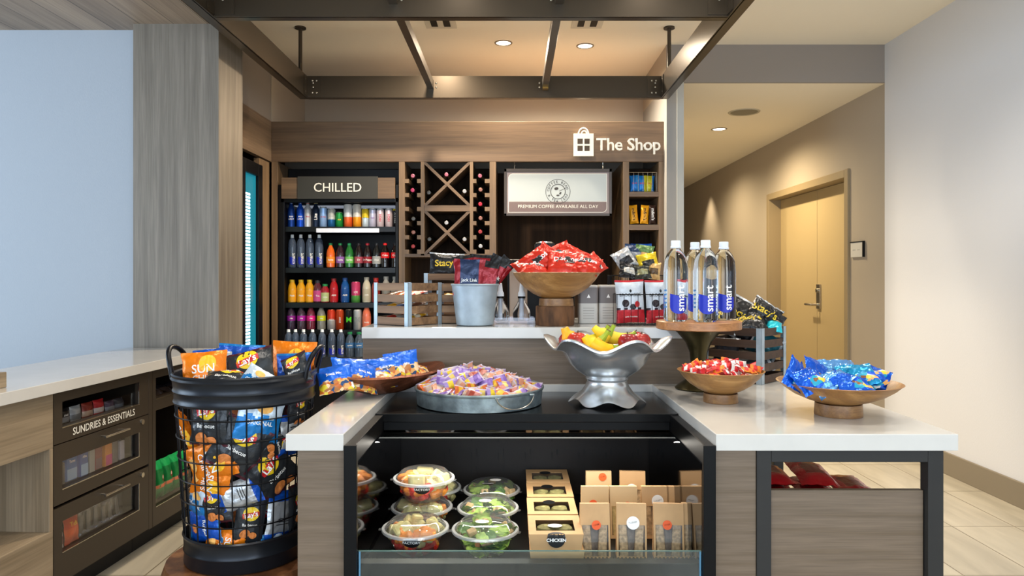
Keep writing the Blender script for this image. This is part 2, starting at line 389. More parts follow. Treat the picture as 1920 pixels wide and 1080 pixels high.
# ------------------------------------------------------------------ hanging steel frame (pergola)
t = thing('hanging_steel_frame', 'dark bronze steel beam frame hung from rods over the island', 'canopy frame', (0, 5.15, 2.6))
def pb(n, m, *b, bv=.003): return MB().box(*b).build(n, m, t, bevel=bv)
Y0 = 5.15
ZB = 0.0; ZT = .157
def B(x0, x1, y0, y1, z0, z1): return (x0, x1, y0-Y0, y1-Y0, z0, z1)
# I-shaped beams: web and two flanges
def ibeam_y(n, x, y0, y1, sgn):
    mb = MB().box(*B(x-.006, x+.006, y0, y1, ZB, ZT)); a, b_ = (x, x+.055*sgn) if sgn > 0 else (x+.055*sgn, x)
    mb.box(*B(a, b_, y0, y1, ZB, ZB+.008)).box(*B(a, b_, y0, y1, ZT-.008, ZT)); return mb.build(n, M_BRONZE, t)
def ibeam_x(n, y, x0, x1, sgn):
    mb = MB().box(*B(x0, x1, y-.006, y+.006, ZB, ZT)); a, b_ = (y, y+.05*sgn) if sgn > 0 else (y+.05*sgn, y)
    mb.box(*B(x0, x1, a, b_, ZB, ZB+.008)).box(*B(x0, x1, a, b_, ZT-.008, ZT)); return mb.build(n, M_BRONZE, t)
XL, XR = -1.50, 1.075
ibeam_y('side_beam', XL, 1.6, 5.19, -1); ibeam_y('side_beam', XR, 1.6, 5.19, 1)
for y in (1.7, 3.55, 5.15): ibeam_x('cross_beam', y, XL+.006, XR-.006, 1)
for x in (-.60, .228): MB().box(*B(x-.022, x+.022, 1.71, 5.144, .062, .125)).build('centre_bar', M_BRONZE, t, bevel=.002)
MB().box(*B(.208, .248, 5.08, 5.135, .050, .108)).build('end_clip', mat('brass_clip', '#a07a3c', .35, .8), t)
for x in (XL-.035, XR+.045):
    for y in (5.12, 1.8): 
        MB().cyl(x, y-Y0, .157, .49, .014, 12).cyl(x, y-Y0, .489, .5, .04, 20).build('hanger_rod', M_BRONZE, t)
bl = MB()
def bolt(x, y, z, ax='y'):
    Mx = Matrix.Translation((x, y-Y0, z)) @ Matrix.Rotation(R(90) if ax == 'y' else R(-90), 4, 'X' if ax == 'y' else 'Y')
    bl.lathe([(.0075, 0), (.0075, .003), (.004, .006), (.0005, .0065)], 10, 0, Mx)
for z in (.035, .122):
    for dx in (.045, .075):
        bolt(XL+dx, 5.144, z); bolt(XR-dx, 5.144, z)
    for dy in (.05,): bl.lathe([(.0075, 0), (.004, .006), (.0005, .0065)], 10, 0, Matrix.Translation((XL+.006, 5.144-dy-Y0, z)) @ Matrix.Rotation(R(90), 4, 'Y')); bl.lathe([(.0075, 0), (.004, .006), (.0005, .0065)], 10, 0, Matrix.Translation((XR-.006, 5.144-dy-Y0, z)) @ Matrix.Rotation(R(-90), 4, 'Y'))
for x in (XL+.05, -.6+.04, .228-.04, XR-.05):
    for z in (.085, .115): bolt(x, 3.544, z); bolt(x+.0, 5.144, z-.01)
bl.build('bolt_heads', mat('bolt_steel', '#c4beb2', .3, 1), t)
for x, s_ in ((XL+.007, 1), (XR-.007, -1)):
    for y in (3.544, 5.144):
        a, b_ = sorted((x, x+.1*s_)); MB().box(*B(a, b_, y-.004, y, .01, .147)).box(*B(*sorted((x, x+.004*s_)), y-.08, y, .01, .147)).build('angle_bracket', M_BRONZE, t)
# ------------------------------------------------------------------ shop wall joinery
D5 = 5.60
# header and left return
t = thing('shop_header', 'long walnut laminate header fascia above the drink and snack bays', 'header', (0, D5, 2.21))
MB().box(-1.907, 1.184, 0, .04, 0, .317).build('fascia', W_SHOP, t, bevel=.003)
MB().box(-1.895, 1.18, .04, .88, .28, .317).build('top_board', W_SHOP, t)
MB().box(-1.95, -1.907, -1.26, .04, 0, .317).build('left_return', wood('walnut_laminate_run', '#5d4b39', '#86705a', 'y', .8, .45), t)
# The Shop sign: bag plate and letters
t = thing('shop_sign', 'raised white shopping bag emblem and lettering reading The Shop on the header', 'sign', (PX(1093.5, D5), D5, PZ(273, D5)))
k = D5/F
mb = MB(); hw, hh = 18.5*k, 21*k; y0, y1 = -.035, -.014
a, b_, cz, gp = 11.5*k, 1.5*k, 0, 0
mb.box(-hw, hw, y0, y1, a, hh).box(-hw, hw, y0, y1, -hh, -a).box(-hw, -a, y0, y1, -a, a).box(a, hw, y0, y1, -a, a).box(-b_, b_, y0, y1, -a, a).box(-a, -b_, y0, y1, -b_, b_).box(b_, a, y0, y1, -b_, b_)
mb.build('bag_emblem', M_WHITE, t)
MB().box(-hw*.7, hw*.7, -.010, 0, -hh*.7, hh*.7).build('backing', W_SHOP, t)
mb = MB()
for cx, rr in ((0, 9.2*k), (1.2*k, 5.0*k)):
    mb.tube([(cx+rr*math.cos(a_)-.0, -.024, hh-.004+1.25*rr*math.sin(a_)) for a_ in [PI*i/14 for i in range(15)]], .006, 8)
mb.build('bag_handle', M_WHITE, t)
def letters(txt, size, x, z, parent, m, name, y=-.014, ext=.008, bold=.012, sx=1, align='LEFT'):
    mb = MB(); vs, fs = textgeo(txt, size, bold, ext, align, sx=sx)
    mb.add([(x+a1, y-c1, z+b1) for a1, b1, c1 in vs], fs, 0); return mb.build(name, m, parent)
letters('The Shop', 32*k, 24*k, 0.0, t, M_WHITE, 'lettering', y=-.022, ext=.010, bold=.014, sx=.97)
# uprights
ZH = 2.21
def upr(name, x0, x1, label, y1=6.45, z1=ZH): return tag(MB().box(x0, x1, D5, y1, 0, z1).build(name, W_SHOPV, bevel=.002), label, 'panel')
XC0, XC1 = -1.86, PX(748, D5)
upr('upright_panel', -1.907, XC0, 'walnut laminate upright left of the chilled drinks case')
# chiller
t = thing('chilled_merchandiser', 'black open drinks cooler with CHILLED sign panel in the left bay', 'drinks cooler', (0, D5, 0))
ci0, ci1 = XC0+.005, XC1-.004
MB().box(ci0, ci0+.05, .0, .75, 0, 2.03).box(ci1-.025, ci1, .0, .75, 0, 2.03).box(ci0, ci1, .62, .75, 0, 2.19).box(ci0, ci1, .25, .75, 2.03, 2.19).box(ci0+.02, ci1, 0, .62, 1.89, 1.93).box(ci0, ci1, -.04, .62, 0, .60).build('cabinet', M_BLACK, t, bevel=.004)
zs0, zs1 = PZ(373, D5), PZ(334, D5)
MB().box(PX(530, D5), PX(741, D5), -.03, 0, zs0, zs1).build('sign_fascia', W_SHOP, t)
s_ = MB().box(PX(561, D5), PX(710, D5), -.042, -.03, zs0-.004, zs1+.008).build('sign_plate', mat('sign_charcoal', '#35342f', .5), t)
letters('CHILLED', 23.5*k, PX(635.5, D5), (zs0+zs1)/2, s_, M_WHITE, 'lettering', y=-.044, ext=.001, bold=.004, align='CENTER', sx=.98)
MB().box(ci0+.05, ci1-.03, .25, .45, 1.885, 1.889).build('added_glow_strip', mat('added_chiller_light', '#ffffff', emit='#dfeaff', es=.25), t)  # glowing strip added under the cooler canopy, no such lamp seen
SH = [1.697, 1.372, 1.095, .880]
for z in SH: MB().box(ci0+.05, ci1-.025, .035, .60, z-.028, z).box(ci0+.05, ci1-.025, .03, .035, z-.036, z+.004).build('shelf', mat('shelf_black', '#0e0f10', .35, .1), t)
MB().box(ci0+.05, ci1-.025, -.12, .60, .645, .683).box(ci0+.03, ci1, -.14, -.12, .55, .690).build('deck', mat('deck_grey', '#3b3c3e', .35, .5), t, bevel=.003)
MB().box(PX(593, D5), PX(710, D5), -.004, .028, PZ(436, D5), PZ(428, D5)).build('price_strip', mat('price_strip_glow', '#dfe2ea', .4, emit='#dfe6ff', es=.15), t, bevel=.002)  # price strip given a faint glow of its own
area('added_chiller_light', (-1.38, D5+.03, 1.90), (R(40), 0, 0), .85, .03, 5, (.85, .92, 1))  # added light behind the sign, turned from view, to brighten the drinks
# wine rack unit
WX0, WX1 = PX(748, D5), PX(930, D5)
t = thing('wine_rack', 'walnut wine rack with notched side columns and two diagonal cross bays', 'wine rack', (0, D5, 0))
mb = MB()
def q(p): return PX(p, D5)
def qz(y): return PZ(y, D5)
MB().box(q(748), q(759), 0, .6, 0, ZH).box(q(918), q(930), 0, .6, 0, ZH).build('upright', W_SHOPV, t)
MB().box(q(789), q(795.5), 0, .35, qz(479), ZH).box(q(881), q(887), 0, .35, qz(479), ZH).build('divider', W_SHOPV, t)
MB().box(q(759), q(918), 0, .35, qz(482), qz(476)).build('bottom_rail', W_SHOP, t); MB().box(q(795), q(881), 0, .35, qz(396), qz(385)).build('middle_rail', W_SHOP, t)
for zt, zb in ((qz(304), qz(386)), (qz(395), qz(477))):
    for s_ in (1, -1):
        xa, xb = q(795.5), q(881); za, zb_ = (zt, zb) if s_ > 0 else (zb, zt)
        L = math.hypot(xb-xa, zb_-za); an = math.atan2(zb_-za, xb-xa)
        MB().box(-L/2, L/2, .004 if s_ > 0 else .006, .33, -.011, .011, M=Matrix.Translation(((xa+xb)/2, 0, (za+zb_)/2)) @ Matrix.Rotation(-an, 4, 'Y')).build('diagonal_board', W_SHOP, t)
NY = [339, 365.5, 391.5, 418, 444.5, 471.5]
for x0, x1, s_ in ((759, 766.5, 0), (782, 789, 0), (887, 893, 0), (909, 918, 0)):
    mb = MB()
    for y in NY: mb.box(q(x0), q(x1), 0, .3, qz(y+(4 if y < 470 else 4.5)), qz(y-3.5))
    mb.build('bottle_cleat', W_SHOPV, t)
MB().box(q(748), q(930), .36, .38, 0, ZH).build('back_panel', W_DARK, t)
MB().box(q(759), q(918), .0, .36, .8, .83).build('lower_shelf', W_SHOP, t)
# coffee niche and snack tower
tag(MB().box(WX1, q(1168), .62+D5, .66+D5, 0, ZH).build('niche_backing', W_DARK), 'dark walnut backing panel behind the coffee sign', 'panel')
t = thing('snack_shelf_tower', 'narrow walnut shelf tower with snack bays beside the grey wing wall', 'shelf unit', (0, D5, 0))
MB().box(q(1168), q(1179.5), 0, .62, 0, ZH).box(q(1235), 1.183, 0, .62, 0, ZH).build('upright', W_SHOPV, t, bevel=.002)
MB().box(q(1168), 1.183, .36, .38, 0, ZH).build('back_panel', W_DARK, t)
for y0, y1 in ((360, 368.5), (421, 431), (500, 508)): MB().box(q(1179.5), q(1235), 0, .36, qz(y1), qz(y0)).build('shelf', W_SHOP, t)
# hanging coffee sign
t = thing('coffee_sign', 'hanging framed white sign with round coffee emblem and premium coffee line', 'sign', (q(1046.5), D5+.02, qz(360)))
hw, hh = 101.5*k, 44.5*k
MB().box(-hw, hw, 0, .03, hh-6*k, hh).box(-hw, hw, 0, .03, -hh, -hh+5*k).box(-hw, -hw+5*k, 0, .03, -hh, hh).box(hw-5*k, hw, 0, .03, -hh, hh).build('frame', mat('sign_frame', '#4a423d', .35, .3), t, bevel=.002)
MB().box(-hw+.018, hw-.018, .008, .024, -hh+.018, hh-.02).build('border_panel', mat('mauve_grey', '#8b7f80', .5), t)
def rrect(x0, x1, y0, y1, r, corners, n=8):
    pts = []
    for i, (cx, cy, a0) in enumerate(((x1-r, y1-r, 0), (x0+r, y1-r, 90), (x0+r, y0+r, 180), (x1-r, y0+r, 270))):
        if i in corners: pts += [(cx+r*math.cos(R(a0+90*j/n)), cy+r*math.sin(R(a0+90*j/n))) for j in range(n+1)]
        else: pts.append(((x1, y1), (x0, y1), (x0, y0), (x1, y0))[i])
    return pts
def plate(poly, y, name, m, par, th=.001):
    n = len(poly); return MB().add([(x_, y, z_) for x_, z_ in poly]+[(x_, y+th, z_) for x_, z_ in poly], [tuple(range(n))]+[(i, (i+1) % n, n+(i+1) % n, n+i) for i in range(n)]).build(name, m, par)
Xa, Xb = -hw+8*k+.0, hw-9*k
plate(rrect(Xa, Xb, -hh+6.5*k, hh-9*k, 9*k, (1, 3)), .007, 'edge_line', M_WHITE, t)
plate(rrect(Xa+.0045, Xb-.0045, -16.8*k, hh-10*k, 8*k, (1,)), .0058, 'white_field', mat('sign_white', '#b4bcbd', .3), t)
bn = plate(rrect(Xa+.0045, Xb-.0045, -hh+7.6*k, -17.6*k, 8*k, (3,)), .0058, 'brown_band', mat('sign_brown', '#74625f', .4), t)
letters('PREMIUM COFFEE AVAILABLE ALL DAY', 8.6*k, 0, -26.8*k, bn, M_WHITE, 'lettering', y=.0050, ext=.0002, bold=0, align='CENTER', sx=1.02)
lg = MB(); ink = mat('sign_ink', '#3a3633', .5); FL = lambda x, y, o: (x, .0050-o, y+1.5*k)
put(lg, ringgeo(22.6*k, 23.4*k), FL); put(lg, ringgeo(13.2*k, 14.4*k), FL)
def arc_text(s, r, a0, a1, size, up=True):
    for i, ch in enumerate(s):
        if ch == ' ': continue
        a = a0+(a1-a0)*i/(len(s)-1); rot = a-PI/2 if up else a+PI/2
        put(lg, moved(textgeo(ch, size, .01), r*math.cos(a), r*math.sin(a), rot), FL)
arc_text('COFFEE BEAN', 18.3*k, R(172), R(20), 6.2*k); arc_text('& TEA LEAF', 18.3*k, R(205), R(340), 6.2*k, False)
put(lg, moved(ellgeo(4*k, 2.6*k), -3*k, 5.6*k, .2), FL); put(lg, moved(ellgeo(2.6*k, 1.6*k), 4.5*k, -3*k, .8), FL); put(lg, moved(rectgeo(0, 15*k, -.4*k, .4*k), 2*k, .8*k, .42), FL); put(lg, moved(ellgeo(3*k, 1.4*k), 0, -7*k, .1), FL)
lg.build('round_emblem', ink, t)
mb = MB()
for x in (-82*k, 85*k): mb.tube([(x, .015, hh), (x, .015, hh+.022), (x+.006, .015, hh+.028), (x, .015, hh+.034), (x, .015, hh+.06)], .0028, 6)
mb.build('hook', M_STEEL, t)
# lit door of the tall cooler in the left return
t = thing('glass_door_cooler', 'tall black framed cooler with glowing teal display in the left return wall', 'cooler', (-1.907, 5.25, .45))
MB().box(-.16, -.04, -.30, .33, 0, 1.72).box(-.04, .02, .02, .10, 0, 1.69).box(-.04, .02, -.30, -.24, 0, 1.69).box(-.04, .02, -.24, .02, 1.60, 1.69).box(-.04, .02, -.24, .02, -.45, .30).box(-.16, .02, -.30, .10, -.45, 0).build('cabinet', M_BLACK, t, bevel=.003)
MB().box(-.05, -.01, .104, .33, 0, 1.75).build('side_panel', W_SHOPV, t)
def teal():
    m = mat('teal_display', '#0b4a58', .2, emit='#1f8396', es=.7)
    return m
MB().box(-.04, -.004, -.24, .02, .30, 1.60).build('screen', teal(), t)
mb = MB()
for i in range(46): mb.box(-.004, -.001, -.20, -.10, .34+i*.0245, .34+i*.0245+.016)
mb.build('led_rows', mat('led_white', '#dffaff', .4, emit='#c8f8ff', es=3.0), t)
# ------------------------------------------------------------------ island
t = thing('island_counter', 'laminate island base of the counter with dark metal frame at its right end', 'counter base', (0, 1.80, 0))
Y = 1.80
W_ISLD = W_ISL
def ib(n, m, x0, x1, y0, y1, z0, z1, bv=.0015, par=None): return MB().box(x0, x1, y0-Y, y1-Y, z0, z1).build(n, m, par or t, bevel=bv)
ib('front_panel', W_ISL, -.547, -.4268, 1.80, 2.60, 0, .867)
ib('front_panel', W_ISL, .508, .614, 1.80, 2.60, 0, .867)
ib('bar_panel', W_ISL, -.556, .70, 2.622, 3.10, 0, 1.077)
f_ = ib('frame_post', M_GUN, .614, .651, 1.795, 1.831, 0, .867); ib('frame_post', M_GUN, 1.0465, 1.0857, 1.795, 1.831, 0, .867)
ib('frame_post', M_GUN, 1.0465, 1.0857, 2.86, 2.90, 0, .867)
ib('frame_rail', M_GUN, .651, 1.0465, 1.795, 1.831, .836, .867); ib('frame_rail', M_GUN, 1.0465, 1.0857, 1.831, 2.86, .836, .867)
ib('inset_panel', W_ISL, .653, 1.044, 1.812, 1.83, .02, .760); ib('lower_shelf', W_ISL, .616, 1.044, 1.832, 2.42, .50, .52)
t = tag(MB().prism([(-.571, 1.78), (-.4258, 1.78), (-.4258, 2.602), (.507, 2.602), (.507, 1.78), (1.1137, 1.78), (1.1137, 2.95), (.702, 2.95), (.702, 2.621), (-.571, 2.621)], .868, .91).build('island_countertop', M_QUARTZ, bevel=.002), 'white quartz U shaped countertop around the black food case', 'countertop')
t = tag(MB().box(-.556, .70, 2.60, 3.20, 1.078, 1.119).build('raised_bar_top', M_QUARTZ, bevel=.002), 'white quartz raised bar top at the back of the island', 'countertop')
# open food case
t = thing('refrigerated_food_case', 'black open front grab and go food case set into the island', 'food case', (0, 1.79, 0))
Y = 1.79
M_CASE = mat('case_black', '#050506', .38, 0, spec=.2); M_MIR = mat('case_mirror', '#5a5a5e', .06, 1)
ib('top_panel', mat('case_top', '#070708', .2, 0, spec=.35), -.4245, .5055, 2.18, 2.60, .858, .884)
ib('fascia', M_CASE, -.40, .48, 2.185, 2.215, .832, .858)
MB().add([(-.40, 2.19-Y, .832), (.48, 2.19-Y, .832), (.48, 2.215-Y, .808), (-.40, 2.215-Y, .808)], [(0, 1, 2, 3)]).add([(-.40, 2.225-Y, .832), (.48, 2.225-Y, .832), (.48, 2.219-Y, .808), (-.40, 2.219-Y, .808)], [(3, 2, 1, 0)]).build('canopy_strip', M_MIR, t)
MB().box(-.40, .48, 2.205-Y, 2.22-Y, .803, .807).build('chrome_edge', M_STEEL, t)
for x0, x1, xi0, xi1 in ((-.4245, -.400, -.400, -.396), (.480, .5055, .476, .480)):
    ib('side_wall', M_CASE, x0, x1, 1.79, 2.58, .0, .880); ib('side_mirror', M_MIR, xi0, xi1, 1.80, 2.50, .56, .83, 0)
ib('front_post', M_CASE, -.4245, -.392, 1.775, 1.789, 0, .882); ib('front_post', M_CASE, .474, .5055, 1.775, 1.789, 0, .882)
bw = MB().box(-.40, .48, 2.52-Y, 2.58-Y, .5, .856).build('back_wall', mat('case_back', '#1a1512', .5, .3, bump=.1, bscale=6), t)
mb = MB(); random.seed(2)
for i in range(9):
    for j in range(4):
        for d in (0, .018): mb.box(-.34+i*.095+d, -.337+i*.095+d, 2.5185-Y, 2.521-Y, .60+j*.06+d*.7, .622+j*.06+d*.7)
mb.build('vent_slots', M_DARKV, bw)
ib('deck', mat('deck_black', '#0c0c0d', .4, 0, spec=.2), -.40, .48, 1.90, 2.52, .505, .535); ib('lower_body', M_CASE, -.40, .48, 1.81, 2.5, 0, .500)
ib('front_ledge', M_CASE, -.393, .475, 1.80, 1.835, .50, .578)
mb = MB().box(-.393, .475, 1.835-Y, 1.90-Y, .50, .548)
for i in range(86): mb.box(-.39+i*.0101, -.385+i*.0101, 1.838-Y, 1.897-Y, .548, .556)
mb.build('air_grille', M_CASE, t)
gp = MB().box(-.391, .473, 1.791-Y, 1.797-Y, .50, .612).build('front_glass', clearplastic('case_glass', (.90, .95, .94, 1), .04, .4), t)
MB().box(-.391, .473, 1.7905-Y, 1.7975-Y, .612, .6135).build('glass_edge', mat('glass_green_edge', '#54706d', .1, .2), gp)
for x in (-.388, .4705): MB().box(x-.002, x+.002, 1.7905-Y, 1.7975-Y, .50, .612).build('glass_edge', mat('glass_side_edge', '#5c8fb0', .1), gp)
area('added_case_light', (.04, 2.17, .80), (R(-18), 0, 0), .84, .03, 2.6, (1, .93, .82))  # unseen light added under the case top to brighten the food
# ------------------------------------------------------------------ left run of cabinets
RZ = -math.atan(.06); O = Vector((-1.763, 2.4, 0)); RM = Matrix.Rotation(RZ, 4, 'Z')
def LW(x, s, z): return tuple(O + RM @ Vector((x, s, z)))
t = tag(MB().box(-.47, .03, -.8, 1.53, .866, .91, M=Matrix.Translation(O) @ RM).build('service_countertop', M_QUARTZ, bevel=.002), 'long white quartz countertop on the left cabinet run', 'countertop')
t = thing('oak_cabinet', 'oak laminate cabinet with open niche at the left edge', 'cabinet', LW(0, -.8, 0), RZ)
def lb(n, m, x0, x1, s0, s1, z0, z1, bv=.0015, par=None, off=0): return MB().box(x0, x1, s0-off, s1-off, z0, z1).build(n, m, par or t, bevel=bv)
o_ = -.8
lb('upper_panel', W_LEFT, -.018, 0, o_, .296, .654, .864, off=o_); lb('lower_panel', W_LEFT, -.018, 0, o_, .296, .12, .342, off=o_)
lb('stile', wood('oak_laminate_upright', '#74644f', '#9a8870', 'z', .9), -.018, 0, .276, .296, .342, .654, off=o_)
lb('back_panel', W_LEFT, -.45, -.43, o_, .296, .0, .864, off=o_); lb('side_panel', wood('oak_laminate_upright', '#74644f', '#9a8870', 'z', .9), -.43, -.018, .276, .296, 0, .864, off=o_)
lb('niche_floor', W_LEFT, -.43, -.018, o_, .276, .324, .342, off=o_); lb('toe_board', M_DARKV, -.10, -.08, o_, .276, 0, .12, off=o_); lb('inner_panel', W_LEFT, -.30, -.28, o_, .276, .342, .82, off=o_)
tag(MB().box(-.03, 0, -.12, .0, 0, .055, M=Matrix.Translation(LW(-.05, .13, .9105)) @ RM).build('wooden_card_block', W_LEFT, bevel=.002), 'small oak block standing on the white counter at the left edge', 'block')
t = thing('drawer_cabinet', 'espresso cabinet with three windowed drawers lettered sundries and essentials', 'cabinet', LW(0, .298, 0), RZ)
o_ = .298; Lc = .96
mb = MB().box(-.44, -.42, 0, Lc-o_, .12, .862).box(-.42, -.02, 0, .015, .12, .862).box(-.42, -.02, Lc-o_-.015, Lc-o_, .12, .862).box(-.42, -.02, .015, Lc-o_-.015, .12, .135).box(-.42, -.02, .015, Lc-o_-.015, .84, .862)
mb.build('carcass', M_CAB, t)
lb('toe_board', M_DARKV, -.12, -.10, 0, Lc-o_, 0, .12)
lb('frame_edge', M_CAB, -.02, .0, Lc-.03-o_, Lc-o_, .12, .862)
PANE = clearplastic('drawer_pane', (.95, .95, .95, 1), .03, .16)
s0, s1 = .346-o_, .852-o_
for k_, (z0, z1, w0, w1) in enumerate(((.664, .862, .722, .822), (.430, .660, .484, .592), (.125, .418, .240, .360))):
    e = Lc-.032-o_
    mb = MB().box(-.02, 0, .002, e, z0, w0).box(-.02, 0, .002, e, w1, z1).box(-.02, 0, .002, s0, w0, w1).box(-.02, 0, s1, e, w0, w1)
    d = mb.build('drawer_front', M_CAB, t)
    MB().box(-.018, -.016, s0-.003, s1+.003, w0-.003, w1-.045 if k_ == 0 else w1).build('window_pane', PANE, d)
    MB().box(-.40, -.022, .02, e, w0-.022, w0-.008).build('drawer_bottom', M_CAB, d)
    MB().box(-.003, .0015, s0-.002, s1+.002, w0-.003, w0+.001).box(-.003, .0015, s1-.0015, s1+.001, w0, w1).build('metal_trim', M_STEEL, d)
    if k_:
        zc = .636 if k_ == 1 else .392; sa = .562-o_; sb = .730-o_
        MB().tube([(.030, sa, zc), (.030, sb, zc)], .005, 12).tube([(0, sa+.022, zc), (.030, sa+.022, zc)], .004, 8).tube([(0, sb-.022, zc), (.030, sb-.022, zc)], .004, 8).build('handle', M_STEEL, d)
        MB().cyl(0, 0, 0, .006, .0115, 20, M=Matrix.Translation((0, .875-o_, zc)) @ Matrix.Rotation(R(90), 4, 'Y')).build('lock', M_STEEL, d)
    else:
        mb = MB(); put(mb, textgeo('SUNDRIES & ESSENTIALS', .041, .008, sx=.93), lambda x, y, q_: (q_, x+.612-o_, y+.692)); mb.build('lettering', M_WHITE, d)
t = thing('open_display_cabinet', 'espresso open display cabinet at the far end of the left run', 'cabinet', LW(0, .962, 0), RZ)
o_ = .962; Le = 1.50-o_
MB().box(-.44, -.42, 0, Le, .12, .862).box(-.42, 0, 0, .026, .12, .862).box(-.42, 0, Le-.026, Le, .12, .862).box(-.42, 0, .026, Le-.026, .12, .209).box(-.42, 0, .026, Le-.026, .667, .722).box(-.42, 0, .026, Le-.026, .822, .862).build('carcass', M_CAB, t)
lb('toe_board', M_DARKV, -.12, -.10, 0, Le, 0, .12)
MB().box(-.012, -.010, .026, Le-.026, .209, .30).build('guard_pane', PANE, t); MB().box(-.012, -.010, .026, Le-.026, .722, .765).build('upper_guard_pane', PANE, t)
MB().box(-.003, .0012, .026, Le-.026, .206, .210).box(-.003, .0012, .026, Le-.026, .719, .723).build('metal_trim', M_STEEL, t)
# ------------------------------------------------------------------ wire basket on its stand
BX, BY = -.808, 2.15; BZ0, BZ1 = .471, 1.025; RB, RT = .166, .200
tag(MB().lathe([(.001, 0), (.17, 0), (.215, .02), (.232, .05), (.232, .44), (.222, .468), (.001, .470)], 48, M=Matrix.Translation((BX, BY, 0))).build('round_wood_stand', wood('stump_walnut', '#4a2c18', '#9a6a42', 'z', .7, .3, '#6e452a')), 'round walnut drum stand under the black wire basket', 'stand')
t = thing('wire_basket', 'tall black wire basket with solid rim band and two loop handles', 'basket', (BX, BY, BZ0))
M_WIRE = mat('wire_black', '#15161a', .35, .6); M_BAND = mat('band_black', '#23262c', .3, .55)
hB = BZ1-BZ0
def rad(z): return RB+(RT-RB)*z/hB
MB().lathe([(.001, .002), (RB-.002, .002), (RB+.004, .0), (RB+.007, .006), (rad(.035)+.003, .035), (rad(.04)+.006, .04), (rad(.045)+.003, .045), (rad(.078)+.003, .078), (rad(.082)+.006, .084), (rad(.088)+.001, .088), (rad(.085)-.002, .084), (RB-.003, .006), (.001, .006)], 64).build('base_band', M_BAND, t)
z0 = hB-.088
MB().lathe([(rad(z0), z0), (rad(z0)+.004, z0), (rad(z0)+.007, z0+.006), (rad(z0)+.004, z0+.012), (rad(z0)+.005, z0+.032), (rad(z0)+.009, z0+.038), (rad(z0)+.006, z0+.044), (RT+.004, hB-.022), (RT+.008, hB-.016), (RT+.005, hB-.010), (RT+.007, hB-.004), (RT+.004, hB), (RT-.001, hB-.004), (RT-.002, hB-.03), (rad(z0)-.001, z0)], 72).build('rim_band', M_BAND, t)
for i in range(30):
    a = 2*PI*i/30+.05; MB().tube([(rad(z)*math.cos(a), rad(z)*math.sin(a), z) for z in (.07, z0+.01)], .0021, 6).build('upright_wire', M_WIRE, t)
for i in range(6):
    z = .088+(z0-.088)*(i+.75)/6.3; rr = rad(z)+.003; MB().tube([(rr*math.cos(2*PI*j/60), rr*math.sin(2*PI*j/60), z) for j in range(60)], .0021, 6, closed=True).build('ring_wire', M_WIRE, t)
for sg in (-1, 1):
    mb = MB(); pts = []
    for j in range(17):
        a = PI*j/16; w_ = .060*math.cos(a); hgt = .088*math.sin(a)**.8; an = (PI if sg < 0 else 0)+w_/RT*1.0-.12*sg*0
        rr = RT+.004+.02*math.sin(a); pts.append((rr*math.cos(an), rr*math.sin(an), hB-.02+hgt))
    mb.tube(pts, .0075, 10).build('loop_handle', M_WIRE, t)
# ------------------------------------------------------------------ pouches and bags
def foil(name, colr, rough=.28, metal=.25, var=.10, bump=.25): return mat(name, colr, rough, metal, var=var, vscale=30, bump=bump, bscale=55)
def blotch(name, cols, scale=60):
    if name in MATS: return MATS[name]
    m = mat(name, '#ffffff', .35); nt = m.node_tree; b = nt.nodes['Principled BSDF']
    tc = nt.nodes.new('ShaderNodeTexCoord'); v = nt.nodes.new('ShaderNodeTexVoronoi'); v.inputs['Scale'].default_value = scale
    nt.links.new(tc.outputs['Object'], v.inputs[0]); s = nt.nodes.new('ShaderNodeSeparateColor'); nt.links.new(v.outputs['Color'], s.inputs[0])
    r = nt.nodes.new('ShaderNodeValToRGB'); r.color_ramp.interpolation = 'CONSTANT'; e = r.color_ramp.elements; e[0].color = c(cols[0]); e[1].position = 1/len(cols); e[1].color = c(cols[1])
    for i in range(2, len(cols)): k_ = e.new(i/len(cols)); k_.color = c(cols[i])
    nt.links.new(s.outputs[0], r.inputs[0]); nt.links.new(r.outputs[0], b.inputs['Base Color']); return m
def bagsurf(w, h, t, seed, bend=0, crump=1.0, skew=0):
    def fn(u, v, side, off=0):
        uu = max(-1, min(1, u)); vv = max(-1, min(1, v))
        pv = max(0, 1-(abs(vv)/.93)**3.2); pu = max(0, 1-abs(uu)**2.4)**.62
        th = t/2*pu*pv**.75
        cr = crump*(.0045*noise.noise(Vector((uu*2.1+seed, vv*2.6, seed*1.7)))+.0030*noise.noise(Vector((uu*7+seed*3, vv*3.2, seed)))*(.35+abs(vv)))*min(1, w/.11)
        loc = crump*.0035*pu*noise.noise(Vector((uu*3.7, vv*4.3, seed+side*9)))*pv*min(1, w/.11)
        x = w/2*uu*(1-.07*pv+.02*noise.noise(Vector((0, vv*3, seed)))); z = h/2*vv*(1-.03*(1-abs(uu)))
        y = side*(th+off+max(-.6*th, loc))+cr+bend*(vv*vv-.3)*h+skew*uu*vv*w
        if abs(vv) > .93: y += .0008*math.sin(uu*60)
        return (x, y, z)
    return fn
